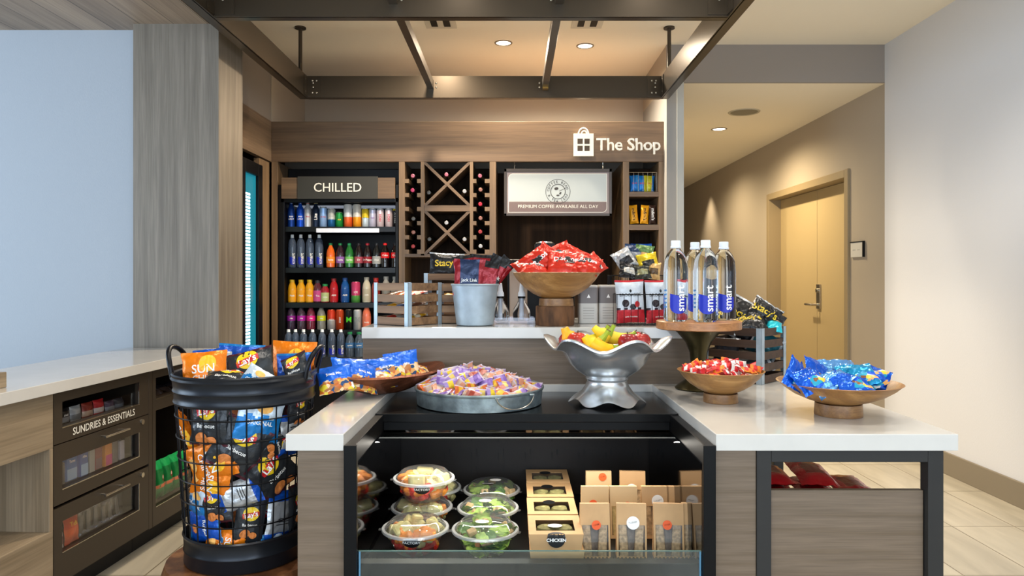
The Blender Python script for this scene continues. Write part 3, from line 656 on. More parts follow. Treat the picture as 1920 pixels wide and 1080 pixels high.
def bag(name, label, cat, loc, rot, w, h, t, seed, body, decals=(), group=None, bend=0, crump=1.0, skew=0, nu=16, nv=20, band=None, bname='pouch'):
    """body: list of materials; band(u, v) picks one of them; decals: (part name, geo, material[, side])"""
    root = thing(name, label, cat, loc, 0, group, rot=rot); fn = bagsurf(w, h, t, seed, bend, crump, skew)
    mb = MB()
    for sd in (-1, 1): mb.grid(lambda u, v: fn(u, v, sd), nu, nv, mi=band or 0, flip=sd > 0)
    mb.build(bname, body, root, recalc=False, weld=True)
    for i, d in enumerate(decals):
        m2 = MB(); sd = d[3] if len(d) > 3 else -1
        put(m2, d[1], lambda x, y, q_: fn(x/(w/2)*sd*-1, y/(h/2), sd, .0007+q_), off=.0003*i); m2.build(d[0], d[2], root, recalc=False)
    return root
def bands(*lim):
    """lim: (v threshold, material index) from the top down"""
    def f(u, v):
        for th, i in lim:
            if v > th: return i
        return lim[-1][1]
    return f
RX = lambda d, e=0, f=0: (R(d), R(e), R(f))
SUN_O = foil('orange_foil', '#e5790c'); SUN_Y = mat('sun_yellow', '#f6b822', .4); WH = mat('print_white', '#f2f0ec', .45); CHIP = mat('chip_orange', '#d07b3c', .5, var=.15, vscale=60)
CHAR = foil('charcoal_foil', '#2c2f33'); YEL = mat('print_yellow', '#e8c31a', .4); RED = mat('print_red', '#c01c22', .4); SILV = foil('silver_foil', '#b9bdc2', .25, .55)
BLU = foil('blue_foil', '#0f4fb4'); SKY = foil('sky_foil', '#1b78bd'); PALE = foil('pale_foil', '#c4d2de'); MAR = foil('maroon_foil', '#4a1a24'); BLK = foil('black_foil', '#17171a')
INKB = mat('print_black', '#151517', .4); NAVY = foil('navy_foil', '#16284a')
def T(s, size, x=0, y=0, rot=0, bold=.012, sx=1): return moved(textgeo(s, size, bold, cut=max(size*.35, .004), sx=sx), x, y, rot)
def E(rx, ry, x=0, y=0, rot=0): return moved(ellgeo(rx, ry), x, y, rot)
def Q(x0, x1, y0, y1): return rectgeo(x0, x1, y0, y1, 8, 4)
def style(st):
    if st == 'sun': return [SUN_O], [('sun_disc', E(.026, .026, .012, .028), SUN_Y), ('lettering', T('SUN', .036, 0, .012), WH), ('lettering', T('CHIPS', .026, 0, -.016), WH), ('chip_picture', E(.022, .015, -.01, -.052, .3), mat('pale_chip', '#f0b45e', .5))], None
    if st == 'bbq': return [CHAR, MAR], [('logo_disc', E(.034, .029, 0, .038), YEL), ('logo_band', moved(Q(-.036, .036, -.010, .010), 0, .034, .2), RED), ('lettering', T("Lay's", .030, 0, .035, .2, .02), WH), ('lettering', T('Barbecue', .017, 0, -.008), WH), ('chip_picture', E(.022, .018, -.016, -.045, .4), CHIP), ('chip_picture', E(.017, .014, .018, -.052, -.3), CHIP)], bands((.93, 1), (-.93, 0), (-2, 1))
    if st == 'orig': return [SKY, PALE], [('lettering', T('ORIGINAL', .0175, 0, -.012, 0, .02), WH), ('chip_picture', E(.024, .016, .008, .032), mat('pale_chip', '#f0b45e', .5))], (lambda u, v: 1 if v > .12+.10*math.sin(u*9) else 0)
    if st == 'ruf': return [SILV, BLU], [('printed_lines', Q(-.03, .03, .030, .033), INKB), ('printed_lines', Q(-.03, .02, .020, .023), INKB), ('printed_lines', Q(-.03, .025, .010, .013), INKB)], bands((.72, 1), (-.62, 0), (-2, 1))
    if st == 'blue': return [BLU, SKY], [('lettering', T('Ruffles', .026, 0, .02, .12, .02), WH), ('chip_picture', E(.02, .015, 0, -.035), CHIP)], bands((.9, 1), (-.9, 0), (-2, 1))
    if st == 'stacy': return [BLK, SILV], [('lettering', T("Stacy's", .040, 0, .012, .08, .02), mat('print_gold', '#e2bd2e', .4))], bands((.90, 1), (-.90, 0), (-2, 1))
    if st == 'dor': return [foil('red_foil', '#c92a17')], [('dark_triangle', ([(-.04, -.012, 0), (.042, -.005, 0), (.0, .045, 0), (.01, .0, 0), (-.02, .02, 0), (.02, .02, 0)], [(0, 1, 3), (1, 5, 3), (5, 2, 4), (5, 4, 3), (4, 0, 3)]), INKB), ('lettering', T('Doritos', .031, 0, .008, .1, .022), WH)], None
def chip(label, loc, rot, st, w=.125, h=.16, t=.05, seed=0, cat='chip bag', group=None, **kw):
    body, dec, bd = style(st)
    if w < .11: s = w/.125; dec = [(d[0], moved(d[1], s=s), d[2]) for d in dec]
    return bag('snack_bag', label, cat, loc, rot, w, h, t, seed, body, dec, group, band=bd, **kw)
def at(p, q_, D): return (PX(p, D), D, PZ(q_, D))
# bags in the wire basket: upper ones stand out of the rim, lower ones press on the wires
G = 'snack bags filling the tall wire basket'
for a in [
 ('orange sun printed bag at the top left of the wire basket', at(384, 700, 2.10), RX(-12, -4, 12), 'sun', 1, .13, .13),
 ('tall orange sun printed bag at the back right of the wire basket', at(550, 684, 2.26), RX(-6, 2, -4), 'sun', 2, .145, .15),
 ('dark bag with yellow disc logo in the top middle of the wire basket', at(470, 698, 2.12), RX(-18, -14, 4), 'bbq', 3, .145, .135),
 ('deep blue bag showing its top edge at the back of the wire basket', at(450, 686, 2.28), RX(-8, 3, 0), 'blue', 4, .15, .14),
 ('bright blue bag beside the right loop handle of the basket', at(551, 701, 2.20), RX(-10, -4, -10), 'blue', 5, .12, .13),
 ('small charcoal bag leaning on the right loop handle of the basket', at(556, 695, 2.12), RX(-16, -24, -8), 'bbq', 6, .085, .10),
 ('dark bag lying flat behind the front rim of the basket', at(425, 712, 2.04), RX(-68, 5, 6), 'bbq', 7, .13, .09),
 ('small blue bag tip poking over the front rim centre', at(478, 714, 2.02), RX(-30, 30, 0), 'orig', 8, .08, .08),
 ('silver edged bag behind the left orange bag', at(400, 686, 2.22), RX(-14, -6, 10), 'ruf', 9, .12, .11)]:
    chip(a[0], a[1], a[2], a[3], a[5], a[6], .035, a[4], group=G)
def onwire(p, q_, inset=.028):
    """a place just behind the wires where bearing p, height q_ meets the basket"""
    D = 2.0
    for _ in range(12):
        z = PZ(q_, D); rr = RB+(RT-RB)*(z-BZ0)/(BZ1-BZ0)-inset; dx = PX(p, D)-BX
        D = BY-math.sqrt(max(1e-4, rr*rr-min(dx*dx, rr*rr*.96)))
    x = PX(p, D); ang = math.atan2(x-BX, BY-D)
    return (x, D, PZ(q_, D)), ang
for a in [
 ('charcoal bag reading Barbecue under the rim band at upper left', 392, 792, 0, 'bbq', 11, .125, .13, -2),
 ('orange bag edge pressed on the wires at far left, upper', 352, 812, 82, 'sun', 12, .15, .075, 20),
 ('blue and pale bag reading Original under the rim band', 486, 785, 14, 'orig', 13, .13, .125, -6),
 ('charcoal bag with orange chips at upper right of the basket', 556, 770, 4, 'bbq', 14, .10, .10, 0),
 ('large charcoal bag with yellow disc tilted in the basket middle', 447, 838, 30, 'bbq', 15, .14, .15, 0),
 ('silver blue bag behind the wires at right, above centre', 545, 815, 5, 'ruf', 16, .10, .12, 0),
 ('orange bag lying diagonal across the basket left of centre', 396, 866, 66, 'sun', 17, .12, .15, 0),
 ('orange bag lying level below the diagonal orange bag', 395, 902, 100, 'sun', 27, .10, .13, 0),
 ('charcoal bag with round red and yellow logo right of centre', 513, 885, -38, 'bbq', 18, .13, .14, 4),
 ('grey blue silver bag at lower left behind the wires', 374, 938, 20, 'orig', 19, .09, .11, 6),
 ('charcoal bag with small orange chip left of the basket centre line', 405, 945, -12, 'bbq', 20, .09, .11, 0),
 ('blue and silver bag tilted below the round logo bag', 445, 928, 70, 'ruf', 21, .085, .13, 0),
 ('blue bag low at the left of the basket', 385, 988, 80, 'blue', 22, .09, .13, 0),
 ('charcoal bag standing upright low in the basket middle', 468, 978, 8, 'bbq', 23, .085, .14, 0),
 ('white and blue striped bag standing at lower right', 525, 965, 188, 'ruf', 24, .10, .14, 0),
 ('orange bag at the very bottom left of the basket', 424, 1018, 100, 'sun', 25, .085, .12, 0),
 ('pale blue bag at the very bottom right of the basket', 500, 1024, 75, 'orig', 26, .08, .12, 0),
 ('dark bag at lower far right edge beside the counter panel', 553, 950, 0, 'bbq', 28, .08, .14, 0),
 ('maroon edged dark bag under the pale Original bag', 520, 836, 75, 'bbq', 29, .08, .12, 6)]:
    (x, y, z), an = onwire(a[1], a[2]); chip(a[0], (x, y, z), (Matrix.Rotation(an, 3, 'Z') @ Matrix.Rotation(R(a[8]), 3, 'X') @ Matrix.Rotation(R(a[3]), 3, 'Y')).to_euler(), a[4], a[6], a[7], .03, a[5], group=G)
# unseen filler added to darken the basket's core: three big dark bags
for i, (z, lb) in enumerate(((.60, 'dark filler bag added in the basket core, lowest'), (.74, 'dark filler bag added in the basket core, middle'), (.88, 'dark filler bag added in the basket core, upper'))):
    chip(lb, (BX+.01, BY+.05, z), RX(-5, 80+8*i, 0), 'bbq', .16, .2, .10, 40+i, group=G)
# ------------------------------------------------------------------ galvanised tray of wrapped candy
GALV = mat('galvanised', '#8a979c', .42, .75, var=.28, vscale=26, bump=.08, bscale=80)
GALVB = mat('galvanised_pale', '#a9b6bf', .5, .45, var=.12, vscale=18)
TX, TY, TZ = PX(899, 2.38), 2.378, .884
t = thing('galvanised_tray', 'round low galvanised metal tray with side handle heaped with wrapped candy', 'tray', (TX, TY, TZ))
MB().lathe([(.001, .001), (.200, .001), (.207, .003), (.211, .047), (.215, .050), (.216, .055), (.213, .058), (.209, .055), (.206, .006), (.001, .004)], 72).build('pan', GALV, t)
for sg, nm in ((1, .62), (-1, PI+.62)):
    pts = []
    for j in range(19):
        a = PI*j/18; an = -PI/2+nm+(.33*math.cos(a)); pts.append((.2195*math.cos(an), .2195*math.sin(an), .050-.040*math.sin(a)))
    h_ = MB().tube(pts, .0022, 8)
    h_.build('handle', M_STEEL, t)
    mb = MB()
    for e in (-.30, .30):
        an = -PI/2+nm+e; mb.tube([(.213*math.cos(an-.04), .213*math.sin(an-.04), .048), (.2195*math.cos(an), .2195*math.sin(an), .047), (.213*math.cos(an+.04), .213*math.sin(an+.04), .048)], .004, 6)
    mb.build('handle_bracket', GALV, t)
PK = [('pink', '#b9766c', '#a04434'), ('purple', '#7658a4', '#8a70b4'), ('yellow', '#9a80b8', '#d0b428'), ('peach', '#c08468', '#b9a090'), ('orange', '#c05a20', '#d0a028'), ('lilac', '#8c70b0', '#c8b060')]
protos = {}
def pack(kind, ca, cb, w=.052, h=.036, t_=.010, i=0):
    m1 = foil('candy_'+kind, ca, .35, .1); m2 = foil('candy_second_'+kind, cb, .35, .1); m3 = mat('crimp_pale', '#b4a6b6', .4) if i < 20 else m1
    r = bag('wrapped_candy', 'x', 'candy', (0, 0, 0), (0, 0, 0), w, h, t_, 50+i, [m1, m2, m3], (), None, nu=8, nv=8, band=lambda u, v: 2 if abs(v) > .84 else (1 if abs(u+.1) < .42 else 0), crump=1.6, bname='wrapper')
    return r
random.seed(11)
used = {}
def scatter(n, rr, minr, fz, protolist, center, tiltfn, place_word, group, zlo=0):
    """lay n copies over a dome; each label tells colour and place counted from the left"""
    pts = []; tries = 0
    while len(pts) < n and tries < 60000:
        tries += 1; a = random.random()*2*PI; r = rr*math.sqrt(random.random()); x, y = r*math.cos(a), r*math.sin(a)
        if all((x-p[0])**2+(y-p[1])**2 > minr*minr for p in pts): pts.append((x, y))
        if tries % 3000 == 0: minr *= .93
    rows = {}
    for x, y in pts: rows.setdefault(min(4, int((y+rr)/(2*rr)*5)), []).append((x, y))
    nm = ['front', 'second', 'middle', 'fourth', 'back']; ordn = ['first', 'second', 'third', 'fourth', 'fifth', 'sixth', 'seventh', 'eighth', 'ninth', 'tenth', 'eleventh', 'twelfth', 'thirteenth', 'fourteenth', 'fifteenth', 'sixteenth', 'seventeenth', 'eighteenth', 'nineteenth', 'twentieth', 'twenty-first', 'twenty-second', 'twenty-third', 'twenty-fourth']
    out = []
    for rw, l in sorted(rows.items()):
        cnt = {}
        for x, y in sorted(l):
            kd, pr = random.choice(protolist); cnt[kd] = cnt.get(kd, 0)+1
            lb = '%s %s, %s row, %s %s from the left' % (kd, place_word, nm[rw], ordn[cnt[kd]-1], kd)
            out.append((pr, lb, (center[0]+x, center[1]+y, center[2]+fz(x, y)), tiltfn(x, y)))
    first = set()
    for pr, lb, loc, rot in out:
        if id(pr) not in first:
            first.add(id(pr)); pr.location = loc; pr.rotation_euler = rot; pr['label'] = lb; pr['group'] = group
        else: dup(pr, lb, loc, rot, group)
    for kd, pr in protolist:
        if id(pr) not in first: 
            for ch in list(pr.children): bpy.data.objects.remove(ch)
            bpy.data.objects.remove(pr)
pl = [(k_[0], pack(k_[0], k_[1], k_[2], i=i)) for i, k_ in enumerate(PK)]
def tilt(x, y): return (R(random.uniform(-75, -15)), R(random.uniform(-25, 25)), R(random.uniform(-70, 70)))
hz = lambda x, y: .050+.052*max(0, 1-((x+.02)**2+(y-.03)**2)/.030)+random.uniform(-.006, .008)
scatter(110, .186, .030, hz, pl, (TX, TY, TZ), tilt, 'wrapped candy on the tray heap', 'wrapped candies heaped in the galvanised tray')
t2 = tag(MB().lathe([(.001, .098), (.05, .090), (.10, .066), (.15, .047), (.200, .032), (.200, .008), (.001, .008)], 40, fn=lambda r, z, a, i: (r, max(.008, z-.010+.004*math.sin(7*a+i*2)))).build('candy_heap', blotch('candy_mix', ['#b98c9c', '#9a7cb5', '#c77a5c', '#d6b23a', '#7a5a8a'], 55)), 'mass of wrapped candies under the top layer in the round tray', 'candy'); t2.location = (TX, TY, TZ); t2['kind'] = 'stuff'
# ------------------------------------------------------------------ copper dough bowl with blue snack bags
cx_, cy_ = -.438, 2.420; an_ = math.atan2(.30, .335)
t = thing('copper_dough_bowl', 'long hammered copper brown bowl on the left of the counter holding blue bags', 'bowl', (cx_, cy_, .9105), an_)
COP = mat('copper_brown', '#7d4a33', .32, .55, var=.35, vscale=14, bump=.25, bscale=60)
a_, b_, hh_ = .235, .125, .062
def dough(s, th, ins=0):
    # s: 0 at centre of the floor, 1 at the rim
    e = s**.9; ra = (a_-ins)*(.60*s if s < .5 else .30+.70*(s-.5)/.5*1.0); rb = (b_-ins)*(.62*s if s < .5 else .31+.69*(s-.5)/.5)
    z = .002+ins+(0 if s < .5 else hh_*((s-.5)/.5)**1.35)+.018*abs(math.cos(th))**4*max(0, s-.5)/.5
    return (ra*math.cos(th), rb*math.sin(th), z)
mb = MB(); n = 56
rowsd = [(s/12, 0) for s in range(1, 13)]+[(1, .006)]+[(s/12, .006) for s in range(11, 0, -1)]
vs = [dough(s, 2*PI*j/n, ins) for s, ins in rowsd for j in range(n)]; k_ = len(rowsd)
fs = [(i*n+j, i*n+(j+1) % n, (i+1)*n+(j+1) % n, (i+1)*n+j) for i in range(k_-1) for j in range(n)]+[tuple(range(n))[::-1], tuple((k_-1)*n+j for j in range(n))]
mb.add(vs, fs, 0, True).build('shell', COP, t)
BL2 = foil('royal_foil', '#0c5fd0', .3, .2); MIXP = blotch('snack_mix_print', ['#d8a05c', '#e9c9a0', '#16406e', '#c2641e', '#e2e2df', '#d8c02a', '#b0713a'], 70)
def mix(label, loc, rot, seed, w=.14, h=.12, split=.1, group='blue snack mix bags in the copper bowl'):
    return bag('snack_bag', label, 'snack bag', loc, rot, w, h, .035, seed, [BL2, MIXP], [('lettering', T('Snack Mix', .013, 0, h*.08, 0, .02), WH)], group, band=lambda u, v: 0 if v > split+.06*math.sin(u*8) else 1)
mix('blue bag at the left end of the copper bowl', at(628, 710, 2.25), RX(-40, -12, 14), 61, .11, .10, -.25)
mix('blue bag with white print second from left in the copper bowl', at(655, 702, 2.30), RX(-36, 6, 20), 62, .12, .12, -.25)
mix('round topped blue bag left of centre in the copper bowl', at(680, 706, 2.31), RX(-36, 20, 40), 63, .11, .11, -.2)
mix('blue bag lying low in the middle of the copper bowl', at(706, 712, 2.36), RX(-62, -4, 24), 64, .12, .10, .45)
mix('blue bag rising at right of centre in the copper bowl', at(725, 696, 2.42), RX(-35, -6, 22), 65, .13, .11, .15)
mix('tall bright blue bag highest in the copper bowl', at(755, 690, 2.47), RX(-22, -8, 18), 66, .12, .12, .15)
mix('mix printed bag at the right end of the copper bowl', at(778, 697, 2.50), RX(-66, 8, 30), 67, .12, .09, .8)
# ------------------------------------------------------------------ silver pedestal bowl with fruit
SX, SY, SZ = .312, 2.375, .884
t = thing('silver_pedestal_bowl', 'polished silver pedestal bowl with ruffled rim and ruffled foot', 'bowl', (SX, SY, SZ))
pr = [(.123, .002, 1), (.118, .007, .9), (.103, .020, .6), (.086, .036, .3), (.073, .056, .1), (.066, .074, 0), (.067, .078, 0), (.072, .082, 0), (.068, .087, 0), (.082, .096, 0), (.106, .112, .03), (.127, .134, .08), (.142, .160, .2), (.155, .180, .5), (.174, .193, .9), (.194, .198, 1), (.201, .200, 1.05), (.201, .206, 1.05), (.192, .208, 1), (.170, .202, .9), (.150, .186, .5), (.136, .162, .2), (.120, .138, .08), (.098, .117, .03), (.06, .104, 0), (.001, .100, 0)]
def wav(r, z, a, i):
    w_ = pr[i][2]; k2 = 6
    if i < 6: return r*(1+.05*w_*math.cos(k2*a+.5)), z+.011*w_*(1+math.cos(k2*a+.5+PI))*.8
    return r*(1+.06*w_*math.cos(k2*a+1.2)), z+.018*w_*math.cos(k2*a+1.2)
MB().lathe([(p[0], p[1]) for p in pr], 120, fn=wav).build('bowl', mat('polished_pewter', '#cfd0d0', .24, .8, bump=.04, bscale=14), t)
def banana(label, loc, rot, L=.17, r=.020, ripe='#f2b40c'):
    t = thing('banana', label, 'banana', loc, 0, 'bananas in the silver bowl', rot=rot)
    m1 = mat('banana_'+ripe.strip('#'), ripe, .45, var=.06, vscale=30); m2 = mat('banana_stem_green', '#8fa526', .5, var=.1, vscale=50); m3 = mat('banana_tip', '#6b5a34', .6)
    def pt(s): a = -.9+1.5*s; return (L*.62*math.sin(a), 0, L*.62*(1-math.cos(a)))
    n1 = 12; rs = [r*(.35+.65*math.sin(PI*min(1, (.10+.9*i/n1)*.62/.62)*.5+0)**.8) if i < 3 else r*(1 if i < 8 else 1-.10*(i-8)) for i in range(n1+1)]
    MB().tube([pt(.78*i/n1) for i in range(n1+1)], r, 6+4, rs=rs).build('fruit', m1, t)
    MB().tube([pt(.78+.20*i/4) for i in range(5)], .01, 8, rs=[r*.66, r*.48, r*.38, r*.34, r*.38]).build('stem', m2, t)
    MB().tube([pt(.98), pt(1.0)], r*.36, 8).build('stem_end', m3, t)
    MB().tube([pt(-.006), pt(.02)], r*.3, 8, rs=[r*.22, r*.36]).build('blossom_tip', m3, t)
banana('yellow green banana furthest back with stem rising to the right', at(1113, 637, 2.42), RX(-10, -24, 8), .20, .022, '#d9cf2a')
banana('orange yellow banana in front with green stem rising right', at(1112, 648, 2.34), RX(-4, -27, 4), .20, .023, '#f5ac08')
banana('banana pointing right with brown stem end over the rim', at(1160, 634, 2.40), RX(-8, -2, -4), .17, .023, '#e4c62a')
banana('short plump yellow banana lying lowest in the bowl front', at(1135, 655, 2.30), RX(0, 6, 6), .15, .026, '#f7b60a')
banana('orange yellow banana lying low behind the red apple', at(1088, 648, 2.36), RX(0, 22, 12), .15, .025, '#f3a510')
def apple(label, loc, rr, col_, seed):
    t = thing('apple', label, 'apple', loc, seed, 'apples in the silver bowl')
    MB().lathe([(.001, -.80*rr), (.3*rr, -.86*rr), (.62*rr, -.72*rr), (.9*rr, -.32*rr), (rr, .08*rr), (.94*rr, .46*rr), (.70*rr, .80*rr), (.38*rr, .90*rr), (.12*rr, .78*rr), (.001, .66*rr)], 28).build('flesh', mat('apple_'+col_.strip('#'), col_, .25, var=.35, vscale=22, streak=(1, 1, .25)), t)
    MB().tube([(0, 0, .66*rr), (.1*rr, 0, .95*rr), (.22*rr, 0, 1.12*rr)], .0018, 6).build('stem', mat('twig', '#4a3520', .7), t)
banana('yellow banana with green stem standing highest above the silver bowl', at(1128, 641, 2.38), RX(-6, -36, 6), .20, .020, '#e8c020')
apple('red apple with yellow blush at the left of the silver bowl', at(1082, 641, 2.32), .033, '#b02a1c', 1)
apple('dark red apple at the far left edge inside the silver bowl', at(1064, 641, 2.37), .030, '#8c1c1a', 2)
apple('red apple under the front bananas in the silver bowl', at(1102, 652, 2.33), .028, '#a3241c', 3)
apple('dark red apple right of the bananas in the silver bowl', at(1178, 644, 2.30), .034, '#8a1a1c', 4)
apple('red apple at the right rim of the silver bowl', at(1202, 642, 2.36), .032, '#98241f', 5)
apple('red apple between the two right hand apples, behind them', at(1190, 638, 2.42), .032, '#a02220', 6)
apple('red apple resting deep in the centre of the silver bowl', (SX+.01, SY+.02, SZ+.150), .036, '#8c1c1a', 7)
# ------------------------------------------------------------------ wooden footed bowls
MANGO = wood('mango_wood', '#7c5328', '#b38750', 'x', 1.6, .38, '#966b3a')
MANGOF = wood('mango_wood_foot', '#6e4a28', '#9c7446', 'x', 2.2, .42, '#835c36')
def woodbowl(label, loc, r, h, fr, fh, rz=0):
    t = thing('wooden_bowl', label, 'bowl', loc, rz, 'footed wooden bowls on the island')
    b = r*.30
    MB().lathe([(.001, fh), (b, fh), (r*.52, fh+h*.18), (r*.72, fh+h*.42), (r*.88, fh+h*.72), (r*.985, fh+h*.99), (r, fh+h), (r*.97, fh+h+.001), (r*.955, fh+h*.97), (r*.85, fh+h*.72), (r*.68, fh+h*.46), (r*.45, fh+h*.25), (.001, fh+h*.16)], 72).build('bowl', MANGO, t)
    MB().lathe([(.001, 0), (fr, 0), (fr*1.01, .003), (fr*.98, fh), (.001, fh+.001)], 48).build('foot', MANGOF, t)
    return t
woodbowl('small footed wooden bowl of red wrapped candy on the right counter', (.652, 2.24, .9105), .134, .072, .053, .028)
woodbowl('large footed wooden bowl of blue and teal packets near the counter front', (.927, 2.03, .9105), .168, .060, .064, .034, .5)
RK = [('red', '#b8141a', '#8e0f14'), ('scarlet', '#c4161c', '#d8d2cc'), ('white', '#c9c4bf', '#c8242a'), ('orange', '#e07a1c', '#c81e20'), ('crimson', '#a81018', '#e6e2de')]
pl = [(k_[0], pack('bowl_'+k_[0], k_[1], k_[2], .036, .024, .010, 20+i)) for i, k_ in enumerate(RK)]
scatter(52, .112, .022, lambda x, y: .098+.022*max(0, 1-(x*x+y*y)/.014)+random.uniform(-.004, .008), pl, (.652, 2.24, .9105), tilt, 'sweet in the small wooden bowl', 'small wrapped sweets in the small wooden bowl')
t2 = tag(MB().lathe([(.001, .100), (.06, .096), (.11, .084), (.09, .064), (.001, .064)], 32).build('sweet_heap', blotch('sweet_mix', ['#b0151a', '#d8d2cc', '#c8401c', '#8e1014'], 70)), 'mass of small sweets under the top layer in the small wooden bowl', 'candy'); t2.location = (.652, 2.24, .9105); t2['kind'] = 'stuff'
TEAL = foil('teal_foil', '#0f86b8', .2, .4); ROY = foil('deep_blue_foil', '#0a52c4', .2, .45); SKB = foil('ice_foil', '#5d97d6', .2, .6)
MIX2 = blotch('biscuit_print', ['#d8a05c', '#0a52c4', '#e8c22a', '#c9cfd6', '#7d4a24', '#1396b4'], 60)
for i, (lb, p, q_, D, rot, w_, h_, st) in enumerate([
  ('blue packet with a twisted tail rising at the far left of the large bowl', 1490, 702, 2.00, RX(-30, 38, 10), .06, .10, 0),
  ('royal blue packet at the left rim of the large bowl', 1516, 712, 1.96, RX(-50, -20, 14), .08, .08, 0),
  ('dark blue packet flopping over the left rim', 1502, 706, 2.07, RX(-50, 60, 0), .06, .08, 0),
  ('deep blue packet standing left of centre in the large bowl', 1535, 702, 2.05, RX(-38, 16, 10), .09, .10, 0),
  ('shiny ice blue packet at the top of the heap', 1575, 698, 2.08, RX(-40, -8, 0), .11, .09, 2),
  ('teal and yellow packet right of the top of the heap', 1608, 706, 2.03, RX(-48, -16, -12), .10, .09, 1),
  ('blue packet lying across the front centre of the large bowl', 1557, 714, 1.95, RX(-56, -24, 6), .11, .07, 2),
  ('blue packet with biscuit picture at the front right', 1600, 718, 1.93, RX(-62, 6, -6), .09, .08, 0),
  ('brown biscuit picture packet at the right of the large bowl', 1632, 712, 2.02, RX(-52, -22, -18), .08, .08, 3),
  ('deep blue packet pointing over the right rim', 1640, 710, 2.04, RX(-60, -60, 0), .07, .09, 0),
  ('deep blue packet lying along the back of the large bowl', 1600, 704, 2.12, RX(-50, 0, 0), .12, .08, 0),
  ('small teal packet low at the front left of the large bowl', 1536, 714, 1.98, RX(-60, 20, 10), .07, .07, 1)]):
    body = [[ROY, MIX2], [TEAL, MIX2], [SKB, ROY], [MIX2, ROY]][st]
    bag('snack_packet', lb, 'snack packet', at(p, q_, D), rot, w_, h_, .022, 80+i, body, (), 'blue and teal packets in the large wooden bowl', band=lambda u, v: 1 if -.75 < v < -.05 and u > -.2 else 0, crump=1.9, nu=14, nv=16, skew=.12)
# ------------------------------------------------------------------ bottle stand and water bottles
KX, KY = .650, 2.50
t = thing('bottle_stand', 'round wooden cake stand on a flared olive brass pedestal', 'stand', (KX, KY, .9105))
MB().lathe([(.001, .2105), (.142, .2105), (.146, .213), (.146, .238), (.143, .240), (.001, .240)], 64).build('top_board', wood('acacia_wood', '#83532e', '#bb8554', 'x', 1.5, .35, '#a06c3e'), t)
MB().lathe([(.001, 0), (.078, 0), (.082, .004), (.074, .012), (.048, .030), (.032, .055), (.027, .085), (.031, .13), (.045, .165), (.072, .196), (.088, .2095), (.001, .2095)], 48).build('pedestal', mat('olive_brass', '#4c452c', .3, .8), t)
WATER = mat('bottle_water', (.86, .93, 1, 1), .0, trans=1, ior=1.30); CAPW = mat('cap_white', '#dfe4ea', .35); SB = mat('smart_blue', '#0a1fa0', .35, .1); SL = mat('smart_pale_blue', '#3e7fc0', .4)
def revdecal(mb, geo, r, zc, a0, off=.0005):
    return put(mb, geo, lambda x, y, o: ((r+o)*math.sin(a0+x/r), -(r+o)*math.cos(a0+x/r), zc+y), off)
def waterbottle(r=.042, h=.278, n=40, ang=0, big=True, glassm=None):
    t = thing('water_bottle', 'x', 'water bottle'); s = h/.29
    MB().lathe([(.001, .006*s), (r*.55, .003*s), (r*.80, 0), (r*.97, .006*s), (r, .014*s), (r, .175*s), (r*.99, .185*s), (r*.93, .215*s), (r*.74, .240*s), (r*.48, .255*s), (r*.36, .262*s), (r*.36, .268*s), (.001, .268*s)], n).build('bottle', glassm or WATER, t)
    mb = MB().lathe([(r*.40, .262*s), (r*.43, .264*s), (r*.43, .268*s), (r*.39, .270*s), (r*.39, .288*s), (r*.36, .290*s), (.001, .290*s)], n); mb.build('cap', CAPW, t)
    m2 = MB(); pts = []
    blob = ([], []); nx = 12; ny = 8
    vs = []; 
    for j in range(ny+1):
        for i in range(nx+1):
            u = -1+2*i/nx; top = .034-.008*u; bot = -.030*math.sqrt(max(0, 1-u*u*.92))
            vs.append((u*.72*r, s*(bot+(top-bot)*j/ny), 0))
    fs = [(j*(nx+1)+i, j*(nx+1)+i+1, (j+1)*(nx+1)+i+1, (j+1)*(nx+1)+i) for j in range(ny) for i in range(nx)]
    revdecal(m2, (vs, fs), r, .058*s, ang); m2.build('blue_shield', SB, t)
    m3 = MB(); revdecal(m3, textgeo('smart', .040*s, .014, cut=.004 if big else None, ax=(0,), rot=PI/2), r, .083*s, ang+.18, .0011); m3.build('lettering', WH, t)
    if big:
        m4 = MB()
        for k_ in range(5): revdecal(m4, rectgeo(-.006, .006, -.028+k_*.014, -.022+k_*.014, 3, 1), r, .075, ang-1.25)
        m4.build('small_print', SL, t)
    return t
w0 = waterbottle(ang=.25)
for i, (p, D, an, lb) in enumerate(((1267, 2.46, .0, 'clear water bottle at the left of the wooden stand'), (1303, 2.575, -.3, 'clear water bottle half hidden at the back of the wooden stand'), (1323, 2.43, -.1, 'clear water bottle in the front middle of the wooden stand'), (1357, 2.54, -.05, 'clear water bottle at the right of the wooden stand'))):
    o = w0 if i == 0 else dup(w0); o['label'] = lb; o['group'] = 'water bottles on the wooden stand'; o.location = (PX(p, D), D, 1.1510); o.rotation_euler = (0, 0, an-math.atan2(PX(p, D), D))
